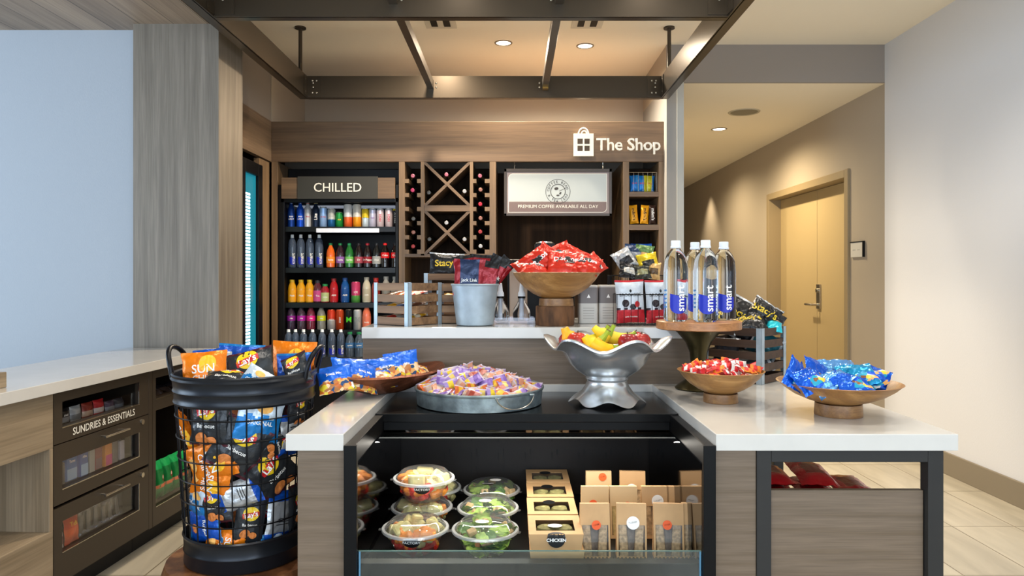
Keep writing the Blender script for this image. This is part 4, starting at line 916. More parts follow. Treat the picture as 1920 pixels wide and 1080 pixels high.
# ------------------------------------------------------------------ crates
SLAT = wood('crate_slat', '#2c1d14', '#4e3523', 'x', 1.6, .6); SLATL = wood('crate_slat_light', '#5b3f29', '#96714e', 'x', 1.6, .6)
def crate(label, corner, rz, w_, d_, h_, nsl, sm, post=.018):
    """corner: where the local right front bottom corner stands"""
    M3 = Matrix.Rotation(rz, 3, 'Z'); ctr = Vector(corner)-M3 @ Vector((w_/2, -d_/2, 0))
    t = thing('slatted_crate', label, 'crate', tuple(ctr), rz)
    sh = h_/(nsl+(nsl-1)*.42); st = sh*1.42
    for nm, xa, xb, ya, yb in (('front_slats', -w_/2, w_/2, -d_/2, -d_/2+.006), ('back_slats', -w_/2, w_/2, d_/2-.006, d_/2), ('side_slats', w_/2-.006, w_/2, -d_/2+.006, d_/2-.006), ('side_slats', -w_/2, -w_/2+.006, -d_/2+.006, d_/2-.006)):
        mb = MB()
        for i in range(nsl): mb.box(xa+.001, xb-.001, ya, yb, i*st+.002, i*st+sh)
        mb.build(nm, sm, t)
    MB().box(-w_/2+.006, w_/2-.006, -d_/2+.006, d_/2-.006, .003, .009).build('floor_board', sm, t)
    for sx in (-1, 1):
        for sy in (-1, 1):
            x0, y0 = sx*w_/2, sy*d_/2; e = .0015
            MB().box(*sorted((x0+sx*e, x0-sx*post)), *sorted((y0, y0+sy*e)), 0, h_+.002).box(*sorted((x0, x0+sx*e)), *sorted((y0+sy*e, y0-sy*post)), 0, h_+.002).build('corner_strap', GALVB, t)
    return t, M3, ctr
t, M3, ctr = crate('small slatted crate of candy bars at the left end of the bar top', (PX(765, 2.656), 2.656, 1.1195), R(-38.5), .19, .177, .160, 4, SLATL)
random.seed(5)
CB = [('red', '#b8201c'), ('silver', '#b8b4ae'), ('yellow', '#d8a41c'), ('blue', '#4a6a9a'), ('brown', '#5a3a2a'), ('orange', '#d0601c')]
tiers = ['bottom', 'lower middle', 'upper middle', 'top']
def bar(lb, loc, rz, colr, grp):
    return bag('candy_bar', lb, 'candy bar', loc, (R(-80), 0, rz), .045, .12, .018, (len(lb)*7+ord(lb[0])) % 50, [foil('bar_'+colr[0], colr[1]), mat('bar_label_cream', '#d9cdb4', .5)], (), grp, nu=6, nv=8, band=lambda u, v: 1 if abs(v) < .3 and colr[0] in ('red', 'blue', 'yellow') else 0)
for L_ in range(3):
    for j in range(3):
        cl = CB[(L_*2+j) % 6]; p_ = ctr+M3 @ Vector((-.055+.052*j, -.012, .030+.044*L_))
        bar('%s candy bar in the small crate, %s layer, %s column' % (cl[0], tiers[L_], ('left', 'centre', 'right')[j]), p_, R(-38.5+random.uniform(-8, 8)), cl, 'candy bars inside the small crate')
t, M3, ctr = crate('slatted crate standing square behind the galvanised bucket', (PX(819, 2.80)+.20, 2.80, 1.1195), 0, .20, .13, .155, 4, SLATL, .014)
for j in range(3): bar('%s candy bar in the crate behind the bucket' % ('gold', 'silver', 'black')[j], ctr+Vector((-.06+.055*j, 0, .105)), R(8*j), (('yellow', '#d8a41c'), ('silver', '#b8b4ae'), ('coal', '#2a2627'))[j], 'candy bars inside the square crate')
t, M3, ctr = crate('taller slatted crate at the back carrying a black chip bag', (PX(795, 3.02)+.26, 3.02, 1.1195), 0, .26, .15, .198, 5, SLATL, .016)
chip('black bag with yellow script standing in the tall back crate', at(837, 500, 3.05), RX(-12, 3, 4), 'stacy', .15, .12, .04, 91, group='black chip bags with yellow script')
t, M3, ctr = crate('dark slatted crate of black chip bags behind the candy bowls', (PX(1428, 2.587), 2.587, .9105), R(-45), .235, .20, .203, 5, SLAT, .020)
Gs = 'black chip bags in the dark crate'
def inb(x, y, z): return tuple(ctr+M3 @ Vector((x, y, z)))
chip('black bag bulging out of the dark crate at left behind the bottles', inb(-.045, .03, .235), RX(-16, 28, -30), 'stacy', .13, .16, .07, 92, group=Gs, crump=2)
chip('black bag standing highest in the dark crate', inb(.045, .055, .245), RX(-24, 34, -20), 'stacy', .12, .12, .06, 93, group=Gs, crump=2.4)
chip('black bag with gold script lying over the dark crate front', inb(.035, -.035, .212), RX(-58, -8, -8), 'stacy', .13, .10, .05, 94, group=Gs, crump=2)
bag('snack_bag', 'teal snack bag at the right corner of the dark crate', 'snack bag', inb(.098, .045, .205), RX(-60, 10, -12), .06, .07, .03, 95, [foil('bright_teal', '#17b0c0'), WH], (), None)
bag('snack_bag', 'tan and black bag drooping behind the teal bag', 'snack bag', inb(.085, .08, .222), RX(-30, 30, -10), .07, .08, .03, 96, [foil('tan_foil', '#a5764e'), BLK], (), None, band=lambda u, v: 1 if v > 0 else 0)
for j, (x, y, z, cc_) in enumerate(((-.05, -.05, .10, '#2c2b30'), (.05, -.02, .06, '#20252a'), (.06, .05, .13, '#1c5a66'), (-.03, .05, .15, '#24242a'))):
    bag('snack_bag', ('dark bag seen through the left gaps of the dark crate', 'dark bag low behind the near strap of the dark crate', 'teal bag seen through the right gaps of the dark crate', 'dark bag under the bulging bag in the crate')[j], 'snack bag', inb(x, y, z), RX(-20, 60*j, -30), .10, .12, .06, 97+j, [foil('crate_bag_%d' % j, cc_), SILV], (), None, band=lambda u, v: 1 if abs(v) > .85 else 0)
# ------------------------------------------------------------------ things on the bar top
BT = 1.1195
t = thing('galvanised_bucket', 'pale galvanised bucket of jerky packs on the bar top', 'bucket', (PX(890.5, 2.72), 2.72, BT))
MB().lathe([(.001, .001), (.067, .001), (.070, .003), (.071, .008), (.0885, .150), (.0915, .152), (.0925, .156), (.0905, .158), (.087, .155), (.069, .008), (.001, .006)], 56).build('pail', GALVB, t)
NV = foil('indigo_foil', '#1c2c4e', .25, .3); DR = foil('dark_red_foil', '#8e1420', .25, .3)
def jerky(lb, p, q_, D, rot, seed, band=None, w_=.085, h_=.13, txt=True):
    return bag('jerky_pack', lb, 'jerky pack', at(p, q_, D), rot, w_, h_, .016, seed, [BLK, DR, NV], [('lettering', T('Jack Link', .018, 0, -.012, 0, .02), WH)] if txt else (), 'jerky packs in the galvanised bucket', band=band or bands((.75, 0), (.35, 1), (-.45, 2), (-2, 1)))
jerky('navy jerky pack with white script at the front of the bucket', 880, 520, 2.70, RX(-6, 2, 4), 101, (lambda u, v: 1 if abs(u) > .62 else 2), .12, .14)
jerky('black topped jerky pack at the left back of the bucket', 872, 510, 2.76, RX(-8, -8, 10), 102)
jerky('jerky pack with red band in the middle back of the bucket', 902, 508, 2.77, RX(-8, 4, -4), 103)
jerky('dark red jerky pack right of the front pack', 912, 520, 2.71, RX(-6, 10, -8), 104, bands((.6, 0), (-2, 1)), txt=False)
jerky('tilted jerky pack with red panel leaning out to the right', 926, 512, 2.73, RX(-6, 26, -6), 105, bands((.45, 0), (-.2, 1), (-2, 0)), .075, .14)
jerky('rightmost jerky pack hanging over the bucket rim', 937, 510, 2.76, RX(-8, 40, 0), 106, bands((.55, 0), (-2, 1)), .065, .13, False)
# stump and bowl of red bags
t = thing('tree_stump_riser', 'rough cut brown wood block riser under the red bag bowl', 'riser', (PX(1041, 2.725), 2.725, BT))
MB().lathe([(.001, 0), (.072, 0), (.073, .004), (.073, .070), (.070, .0735), (.001, .0735)], 40, fn=lambda r, z, a, i: (r*(1+.03*math.sin(9*a)*min(1, r*20)), z)).build('block', mat('stump_bark', '#5c3c22', .8, var=.5, vscale=34, bump=.6, bscale=40, streak=(1, 1, .3)), t)
woodbowl('footed wooden bowl heaped with red chip bags on the wood block', (PX(1043, 2.725), 2.725, BT+.0740), .170, .098, .066, .028, .3)
BW = (PX(1043, 2.725), 2.725)
for i, (lb, p, q_, D, rot, w_, h_) in enumerate([
  ('red chip bag with white lettering filling the front centre of the bar bowl', 1058, 498, 2.66, RX(-40, 8, 4), .15, .13),
  ('red chip bag pointing up left of centre in the bar bowl', 1009, 497, 2.68, RX(-24, -34, 14), .13, .12),
  ('red chip bag with a peaked corner behind the left bags', 1024, 490, 2.76, RX(-20, 36, 6), .12, .12),
  ('red chip bag lying at the left end of the bar bowl', 985, 503, 2.72, RX(-52, -20, 24), .11, .09),
  ('red chip bag standing tall at the back centre', 1048, 488, 2.78, RX(-24, -24, 0), .13, .13),
  ('red chip bag sloping down right of centre', 1082, 494, 2.72, RX(-32, 26, -10), .15, .12),
  ('red chip bag with lettering at the right of the bar bowl', 1098, 500, 2.66, RX(-48, 14, -14), .12, .11),
  ('red chip bag tip hanging over the right rim', 1113, 500, 2.74, RX(-50, 50, -10), .10, .11),
  ('red chip bag low behind the front left rim', 1000, 508, 2.63, RX(-62, 6, 10), .12, .08)]):
    chip(lb, at(p+1, q_-4, D+.035), rot, 'dor', w_*.9, h_*.92, .034, 120+i, group='red chip bags in the bar bowl', crump=1.2)
# syrup pump bottles in a clear tray
for p, lb in ((938, 'white capped pump bottle beside the bucket'), (978, 'white capped pump bottle left of the wood block')):
    D = 2.84; t = thing('pump_bottle', lb, 'pump bottle', (PX(p, D), D, BT+.008), group='syrup pump bottles')
    MB().lathe([(.001, .002), (.030, .001), (.034, .008), (.036, .030), (.030, .052), (.018, .072), (.013, .085), (.013, .092), (.001, .092)], 28).build('bottle', mat('syrup_glass', (.80, .84, .93, 1), .02, trans=1, ior=1.35), t)
    MB().lathe([(.001, .090), (.0155, .091), (.016, .098), (.001, .099)], 20).build('collar', M_BLACK, t)
    MB().lathe([(.015, .099), (.0145, .112), (.010, .120), (.007, .150), (.001, .152)], 20).build('pump_cap', CAPW, t)
    MB().tube([(0, 0, .010), (0, 0, .090)], .007, 10).build('dip_tube', CAPW, t)
t = thing('clear_tray', 'shallow clear acrylic tray under the pump bottles', 'tray', (PX(966, 2.80), 2.84, BT)); AC = clearplastic('acrylic', (.95, .94, .97, 1), .04, .3)
MB().box(-.095, .095, -.05, .05, 0, .004).box(-.095, .095, -.05, -.047, .004, .024).box(-.095, .095, .047, .05, .004, .024).box(-.095, -.092, -.047, .047, .004, .024).box(.092, .095, -.047, .047, .004, .024).build('tray', AC, t)
# coffee machine
D = 3.0; x0, x1 = PX(951, D), PX(1078, D)
t = thing('coffee_machine', 'black and beige coffee machine behind the pump bottles on the bar', 'coffee machine', ((x0+x1)/2, D, BT)); hw = (x1-x0)/2
MB().box(-hw, hw, .0, .16, 0, .258).build('housing', M_BLACK, t, bevel=.006)
MB().box(-hw+.010, -hw+.085, -.006, .0, .0, .245).build('beige_panel', mat('machine_beige', '#b39f8c', .4, .2), t, bevel=.003)
MB().box(-hw+.022, -hw+.072, -.009, -.006, .195, .225).build('display_panel', mat('panel_white', '#c9c6c0', .3), t)
MB().box(-.025, .060, .02, .12, .258, .330).build('bean_hopper', M_BLACK, t, bevel=.008); MB().cyl(.02, .07, .330, .336, .03, 24).build('hopper_lid', M_STEEL, t)
# cup cartons
for p0, p1, D, lb in ((1086, 1121, 2.80, 'grey and white carton with triangle mark right of the wood block'), (1123, 1143, 2.82, 'grey and white carton half hidden beside the wire basket')):
    w_ = .074; t = thing('cup_carton', lb, 'carton', (PX(p0, D)+w_/2, D, BT), group='grey and white cartons on the bar')
    MB().prism(rrect(-w_/2, w_/2, 0, .07, .010, (0, 1, 2, 3)), 0, .152).build('carton', mat('carton_white', '#bdb9b2', .5), t, bevel=.002)
    MB().prism(rrect(-w_/2-.0006, w_/2+.0006, -.0006, .0706, .0105, (0, 1, 2, 3)), .080, .143).build('grey_band', mat('carton_grey', '#6e6867', .5), t)
    mb = MB(); put(mb, ([(-.007, -.006, 0), (.007, -.006, 0), (0, .008, 0)], [(0, 1, 2)]), lambda x, y, o: (x, -.0012-o, .108+y)); mb.build('triangle_mark', WH, t)
    mb = MB()
    for k_ in range(5): put(mb, rectgeo(-.022, .022, .020+.010*k_, .022+.010*k_, 1, 1), lambda x, y, o: (x, -.0004-o, y))
    mb.build('small_print', mat('print_grey', '#908c86', .5), t)
# wire baskets of bags
def wirebox(label, x0, x1, y0, y1, z0, h_, n, m=None):
    t = thing('wire_tray_basket', label, 'basket', ((x0+x1)/2, (y0+y1)/2, z0)); a, b_ = (x1-x0)/2, (y1-y0)/2; m = m or M_WIRE
    MB().tube([(-a, -b_, h_), (a, -b_, h_), (a, b_, h_), (-a, b_, h_)], .0022, 6, closed=True, smooth=False).build('rim_wire', m, t)
    MB().tube([(-a, -b_, .003), (a, -b_, .003), (a, b_, .003), (-a, b_, .003)], .0018, 6, closed=True, smooth=False).build('base_wire', m, t)
    mb = MB()
    for i in range(n+1):
        x = -a+2*a*i/n; mb.tube([(x, -b_, h_), (x, -b_, .002), (x, b_, .002), (x, b_, h_)], .0012, 5, smooth=False)
    ny_ = max(2, int(n*b_/a))
    for i in range(1, ny_):
        y = -b_+2*b_*i/ny_; mb.tube([(-a, y, h_), (-a, y, .002), (a, y, .002), (a, y, h_)], .0012, 5, smooth=False)
    mb.build('wire_mesh', m, t); return t
D = 2.68; wirebox('low wire basket holding two red and white pouches on the bar', PX(1157, D), PX(1275, D), D, D+.10, BT, .118, 9)
BK = [foil('brook_white', '#cdd3da', .35, .1), foil('brook_red', '#b8202c', .35, .1), foil('brook_dark', '#2c2026', .3, .1)]
for p, lb in ((1181, 'white and red pouch at the left in the low wire basket'), (1237, 'white and red pouch at the right in the low wire basket')):
    D = 2.715; bag('candy_pouch', lb, 'pouch', at(p, 565, D), RX(-4, -2, 2), .112, .165, .045, 140+p % 7, BK,
        [('lettering', T('BROOKSIDE', .0165, 0, .024, 0, .006), INKB), ('lettering', T('dark chocolate', .008, 0, -.060, 0, .01), WH), ('berry_picture', E(.014, .015, -.022, -.008), BK[2]), ('berry_picture', E(.013, .011, .008, -.022), BK[2]), ('berry_picture', E(.010, .012, .026, -.012), RED), ('crest', E(.0045, .006, 0, .040), INKB)],
        'pouches in the low wire basket', band=lambda u, v: 1 if v > .87 or v < -.42 else (2 if v < -.30 and math.sin(u*12) > -.2 else 0))
x0, x1 = .40, .62; wirebox('tall black wire basket of assorted snack bags behind the pouches', x0, x1, 2.90, 3.02, BT, .19, 8)
for i, (lb, p, q_, D, rot, w_, h_, cols) in enumerate([
  ('grey and black snack bag leaning left in the tall wire basket', 1172, 488, 2.94, RX(-20, -28, 10), .085, .10, ('#a8a9aa', '#232326')),
  ('navy snack bag at the back of the tall wire basket', 1190, 478, 3.00, RX(-15, 6, 0), .09, .09, ('#1e3252', '#8c8f96')),
  ('yellow label snack bag at the right of the tall wire basket', 1215, 493, 2.93, RX(-18, -12, -4), .085, .085, ('#d8b818', '#2a2a28')),
  ('tan snack bag at the right edge of the tall wire basket', 1226, 508, 2.91, RX(-20, 6, -8), .055, .075, ('#c8a268', '#5a4632')),
  ('black snack bag with white print low in the tall wire basket', 1180, 508, 2.91, RX(-30, 12, 6), .09, .075, ('#1d1d1f', '#b9b4aa')),
  ('dark olive snack bag low in the middle of the tall wire basket', 1204, 510, 2.90, RX(-26, -6, 0), .07, .065, ('#33352c', '#8e8a62')),
  ('green and tan snack bag behind the yellow label bag', 1208, 478, 3.0, RX(-10, 8, 0), .08, .085, ('#5a7a44', '#c79a68'))]):
    bag('snack_bag', lb, 'snack bag', at(p, q_, D), rot, w_, h_, .03, 150+i, [foil('assorted_%d' % i, cols[0]), foil('assorted_b%d' % i, cols[1])], (), 'assorted snack bags in the tall wire basket', band=lambda u, v: 1 if abs(v+.2) < .35 and abs(u) < .6 else 0, crump=2)
# ------------------------------------------------------------------ drinks in the chilled case
def rl(name, prof, m, root, n=20): return MB().lathe(prof, n).build(name, m, root)
def drink(kind):
    """one of each kind; parts: body, cap or lid, label band, lettering"""
    t = thing('drink_bottle', 'x', 'drink bottle')
    def lab(r, z0, z1, m, txt=None, size=.02, tm=WH, rot=0, sx=1, bold=.02, name='label'):
        o = rl(name, [(r+.0006, z0), (r+.0006, z1)], m, t)
        if txt: mb = MB(); revdecal(mb, textgeo(txt, size, bold, cut=.008, ax=(0,), rot=rot, sx=sx), r, (z0+z1)/2, 0, .0014); mb.build('lettering', tm, o)
    K = kind[0]; P = kind[1:]
    if K == 'alu':      # tall aluminium bottle: colour, text, text colour
        r = .029; rl('body', [(.001, 0), (r, .001), (r, .135), (r*.85, .155), (r*.5, .175), (.013, .192), (.001, .192)], mat('alu_'+P[0].strip('#'), P[0], .3, .5), t); rl('cap', [(.0145, .190), (.0145, .202), (.001, .203)], P[3] if len(P) > 3 else mat('alu_cap', '#7a8aa8', .3, .7), t)
        if P[1]:
            for i, w_ in enumerate(P[1].split('|')): mb = MB(); revdecal(mb, textgeo(w_, P[4] if len(P) > 4 else .020, .02, cut=.008, ax=(0,), rot=P[5] if len(P) > 5 else 0), r, .085-.020*i, 0, .0012); mb.build('lettering', P[2], t)
    elif K == 'can':    # h, r, lower colour, upper colour, text, text mat, rot
        h, r = P[0], P[1]; rl('body', [(.001, .001), (r*.85, 0), (r, .007), (r, h*P[6] if len(P) > 6 else h-.012)], mat('can_'+P[2].strip('#'), P[2], .3, .35), t)
        rl('upper_body', [(r, h*P[6] if len(P) > 6 else h-.013), (r, h-.012), (r*.84, h-.002), (.001, h-.003)], mat('can_'+P[3].strip('#'), P[3], .3, .35), t); rl('lid', [(r*.84, h-.003), (r*.86, h), (r*.80, h-.001), (.001, h-.002)], M_STEEL, t)
        t['category'] = 'drink can'
        if P[4]: mb = MB(); revdecal(mb, textgeo(P[4], P[5][1], .02, cut=.008, ax=(0,), rot=P[5][2]), r, h*.5, 0, .0012); mb.build('lettering', P[5][0], t)
    elif K == 'soda':   # liquid, cap, label colour, text
        r = .034; rl('body', [(.001, .004), (r*.7, 0), (r, .010), (r, .050), (r*.95, .062), (r, .074), (r, .118), (r*.80, .146), (.0135, .178), (.0135, .186), (.001, .186)], mat('liquid_'+P[0].strip('#'), P[0], .06, coat=.6), t); rl('cap', [(.015, .184), (.015, .200), (.001, .201)], mat('cap_'+P[1].strip('#'), P[1], .4), t)
        z0, z1 = P[4] if len(P) > 4 else (.040, .092); lab(r, z0, z1, mat('label_'+P[2].strip('#'), P[2], .4), P[3], .021)
    elif K == 'wide':   # body, cap, label, text, h
        h = P[4]; r = .034; rl('body', [(.001, .003), (r*.8, 0), (r, .008), (r, h*.60), (r*.86, h*.74), (.019, h*.86), (.019, h*.9), (.001, h*.9)], mat('liquid_'+P[0].strip('#'), P[0], .1, coat=.5), t); rl('cap', [(.0205, h*.89), (.0205, h), (.001, h)], mat('cap_'+P[1].strip('#'), P[1], .4), t)
        lab(r, h*.08, h*.55, mat('label_'+P[2].strip('#'), P[2], .4), P[3], .019)
    elif K == 'clear':  # cap, label colour, text: clear flavoured water
        r = .034; rl('body', [(.001, .003), (r*.8, 0), (r, .008), (r, .12), (r*.86, .145), (.016, .172), (.016, .180), (.001, .180)], mat('clear_'+P[3].strip('#'), P[3], .05, coat=.5, trans=.5), t); rl('cap', [(.0175, .178), (.0175, .196), (.001, .196)], mat('cap_'+P[0].strip('#'), P[0], .4), t)
        lab(r, .075, .115, mat('label_'+P[1].strip('#'), P[1], .4), P[2], .016)
    return t
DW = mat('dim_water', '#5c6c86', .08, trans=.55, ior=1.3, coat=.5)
def put_drink(o, p, D, z, label, group):
    o['label'] = label; o['group'] = group; o.location = (PX(p, D), D, z+.0006); o.rotation_euler = (0, 0, -math.atan2(PX(p, D), D)); return o
DD = 5.685
def row(items, z, D, group, dark=0):
    pro = {}
    for p, key, label in items:
        if key == 'smart':
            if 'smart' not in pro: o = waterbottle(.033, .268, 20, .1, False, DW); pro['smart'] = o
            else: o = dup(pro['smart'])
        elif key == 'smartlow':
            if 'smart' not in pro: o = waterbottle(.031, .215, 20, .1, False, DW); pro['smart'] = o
            else: o = dup(pro['smart'])
        elif repr(key) in pro: o = dup(pro[repr(key)])
        else: o = pro[repr(key)] = drink(key)
        put_drink(o, p, D, z, label, group)
bp = lambda c1, tx, tm, *r_: ('alu', c1, tx, tm)+r_
row([(546, ('alu', '#123a86', 'BUD|LIGHT', WH, mat('alu_cap', '#7a8aa8', .3, .7), .015), 'dark blue aluminium bottle at the far left of the top chilled shelf'),
 (563, ('alu', '#1550c8', 'BUD|LIGHT', WH, mat('alu_cap', '#7a8aa8', .3, .7), .015), 'bright blue aluminium bottle second on the top chilled shelf'),
 (577, ('alu', '#c9cbd0', 'Bud', RED, mat('cap_red2', '#b03030', .4), .016), 'white aluminium bottle with red cap band on the top chilled shelf'),
 (592, ('alu', '#16243c', 'Lite', WH, mat('cap_pale_gold', '#b8b074', .4), .034, PI/2), 'navy aluminium bottle with upright white Lite on the top chilled shelf'),
 (606, ('can', .165, .030, '#8fb0dc', '#b9c4d4', 'ULTRA', (RED, .014, 0)), 'pale blue and red tall can next to the navy bottle'),
 (621.5, ('can', .150, .031, '#1c5a8c', '#b9bcb8', 'Corona', (WH, .012, 0), .42), 'silver can with blue base and gold dot on the top shelf'),
 (636, ('can', .122, .030, '#1f8c3c', '#2aa04a', 'ALE', (YEL, .016, 0)), 'short green can on the top chilled shelf'),
 (652.5, ('can', .185, .034, '#e0602c', '#d4d6d8', 'HARD', (WH, .014, 0), .45), 'tall white and red orange can on the top chilled shelf'),
 (669.5, ('can', .185, .034, '#ee9a1c', '#d8d4cc', 'HARD', (WH, .014, 0), .45), 'tall white and amber can on the top chilled shelf'),
 (685, ('can', .150, .028, '#c9d6dc', '#e2c42c', 'Seltzer', (SKY, .010, 0), .5), 'slim can with yellow top half on the top chilled shelf'),
 (698.5, ('can', .150, .028, '#c2bfd4', '#b9c8d8', 'Claw', (mat('violet_ink', '#7a3a8c', .5), .014, 0)), 'slim silver can with violet script on the top chilled shelf'),
 (713, ('can', .150, .029, '#d8c4c8', '#cfd0d2', 'HIGH', (RED, .024, PI/2)), 'slim white and red can, left one of two on the top shelf'),
 (729, ('can', .150, .0292, '#d8c4c8', '#cfd0d2', 'HIGH', (RED, .024, PI/2)), 'slim white and red can, right one of two on the top shelf'),
 (742.5, ('can', .150, .028, '#17171c', '#d8c01c', 'TRULY', (WH, .028, PI/2), .9), 'black can with upright white TRULY at the right end of the top shelf')], SH[0], DD, 'drinks on the top chilled shelf')
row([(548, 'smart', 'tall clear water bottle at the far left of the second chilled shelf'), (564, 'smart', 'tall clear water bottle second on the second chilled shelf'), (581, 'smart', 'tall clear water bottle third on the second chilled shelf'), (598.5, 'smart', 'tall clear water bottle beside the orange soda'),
 (620, ('soda', '#e0641c', '#1f8c4a', '#f08c24', 'fanta'), 'orange soda bottle with green cap on the second chilled shelf'), (638, ('soda', '#2a1420', '#1f8c4a', '#8c5aa8', 'fanta'), 'grape soda bottle with purple label and green cap'),
 (655, ('soda', '#1e6a2c', '#1f9a5a', '#6fc05a', 'Sprite'), 'green soda bottle with light green label'), (672.5, ('soda', '#1c1214', '#2c2426', '#a84a5a', 'Dr'), 'dark soda bottle with dusky red label, left of the red capped one'),
 (689, ('soda', '#1a1012', '#b8202c', '#8c1420', 'Dr Pepper'), 'dark soda bottle with red cap and maroon label'), (706, ('soda', '#15181a', '#26282c', '#a4a8a8', 'Diet', (.035, .095)), 'dark soda bottle with silver grey label'),
 (722, ('soda', '#140c0c', '#d81c1c', '#d8181c', 'Coke', (.080, .125)), 'cola bottle with bright red cap and red label'), (741, ('soda', '#140c0c', '#26282c', '#d8181c', 'Coke', (.080, .125)), 'cola bottle with black cap at the right end of the second shelf')], SH[1], DD, 'drinks on the second chilled shelf')
gp_ = ('wide', '#e2a21c', '#c9a51c', '#f0a81c', 'Peak', .185)
row([(548, gp_, 'yellow tea bottle at the far left of the third chilled shelf'), (564.5, gp_, 'yellow tea bottle second from the left on the third chilled shelf'), (580.5, gp_, 'yellow tea bottle third from the left on the third chilled shelf'),
 (595.5, ('wide', '#5a2430', '#2a2a2e', '#c84a8c', 'Tea', .180), 'pink label bottle with dark cap on the third chilled shelf'), (609.5, ('wide', '#a02030', '#1f8c4a', '#b8c88c', 'Juice', .150), 'short juice bottle with green cap and apple coloured label'),
 (626, ('wide', '#b01820', '#8c1c1c', '#b8141c', 'ADE', .195), 'red sports drink bottle on the third chilled shelf'), (647, ('wide', '#0f4f94', '#1c4a8c', '#104a90', 'ADE', .200), 'blue sports drink bottle on the third chilled shelf'),
 (667, ('can', .170, .036, '#5aa04a', '#c8406c', 'ICE', (WH, .020, 0), .35), 'pink blue and green carton shaped drink on the third chilled shelf'), (687.5, ('wide', '#c9c2ac', '#b9b4a4', '#b8b09a', 'milk', .205), 'cream coloured milk bottle beside the small crate'),
 (705, ('wide', '#8c2420', '#c82a20', '#8c2420', '', .20), 'red capped bottle showing above the small crate'), (724, ('wide', '#a8a49c', '#b4b2ac', '#8c8880', '', .21), 'white capped bottle above the small crate, left one of two'), (741, ('wide', '#a8a49c', '#b4b2ad', '#8c8880', '', .21), 'white capped bottle above the small crate, right one of two')], SH[2], DD, 'drinks on the third chilled shelf')
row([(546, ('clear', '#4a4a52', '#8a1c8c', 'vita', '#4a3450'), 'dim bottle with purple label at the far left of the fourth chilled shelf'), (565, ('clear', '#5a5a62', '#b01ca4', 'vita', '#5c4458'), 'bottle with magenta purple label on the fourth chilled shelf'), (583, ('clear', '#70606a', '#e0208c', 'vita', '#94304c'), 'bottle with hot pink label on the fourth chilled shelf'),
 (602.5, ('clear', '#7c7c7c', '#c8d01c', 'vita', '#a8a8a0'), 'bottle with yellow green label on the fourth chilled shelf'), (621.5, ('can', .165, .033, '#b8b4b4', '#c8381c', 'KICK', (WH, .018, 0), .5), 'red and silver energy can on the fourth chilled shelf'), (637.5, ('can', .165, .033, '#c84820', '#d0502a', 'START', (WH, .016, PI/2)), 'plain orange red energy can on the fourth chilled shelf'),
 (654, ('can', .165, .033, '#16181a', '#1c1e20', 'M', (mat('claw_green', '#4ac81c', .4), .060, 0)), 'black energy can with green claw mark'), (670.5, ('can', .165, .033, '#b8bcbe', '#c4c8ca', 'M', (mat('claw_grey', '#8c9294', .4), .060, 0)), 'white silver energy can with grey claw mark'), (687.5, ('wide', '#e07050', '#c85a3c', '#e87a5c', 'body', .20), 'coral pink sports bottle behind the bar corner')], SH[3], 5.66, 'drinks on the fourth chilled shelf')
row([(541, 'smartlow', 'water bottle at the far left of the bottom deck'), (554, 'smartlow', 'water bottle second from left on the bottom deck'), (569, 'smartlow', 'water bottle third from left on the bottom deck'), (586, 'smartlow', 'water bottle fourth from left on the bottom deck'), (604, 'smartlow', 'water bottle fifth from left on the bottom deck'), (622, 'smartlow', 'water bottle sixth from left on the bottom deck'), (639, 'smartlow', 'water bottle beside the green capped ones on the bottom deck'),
 (656, ('clear', '#1f7a4a', '#3a6a9c', 'spring', '#5c6c80'), 'clear bottle with green cap, left one of two on the bottom deck'), (673, ('clear', '#1f7a4b', '#3a6a9c', 'spring', '#5c6c80'), 'clear bottle with green cap, right one of two on the bottom deck')], .6835, 5.47, 'drinks on the bottom deck of the cooler')
# ------------------------------------------------------------------ wine bottles in the rack
def wine(colr):
    t = thing('wine_bottle', 'x', 'wine bottle'); M90 = Matrix.Rotation(R(90), 4, 'X')
    MB().lathe([(.001, -.29), (.036, -.285), (.037, -.27), (.037, -.10), (.028, -.075), (.015, -.055), (.014, -.03)], 20, M=M90).build('glass_body', mat('wine_glass', '#0c0d0c', .1, coat=.5), t)
    MB().lathe([(.0145, -.045), (.0145, -.004), (.0155, -.003), (.0155, .0), (.013, .0012), (.006, .0012), (.0055, .0004), (.001, .0004)], 20, M=M90).build('capsule', mat('capsule_'+colr[0], colr[1], .35, .3), t); return t
wp = {}
WC = {'pink': ('pink', '#b86a7c'), 'magenta': ('magenta', '#b83a64'), 'grey': ('grey', '#5a5a58'), 'rose': ('rose', '#98685c'), 'red': ('red', '#a83a3c'), 'white': ('white', '#b4b2b2'), 'crimson': ('crimson', '#c02c40'), 'dark': ('dark', '#4c4e4c')}
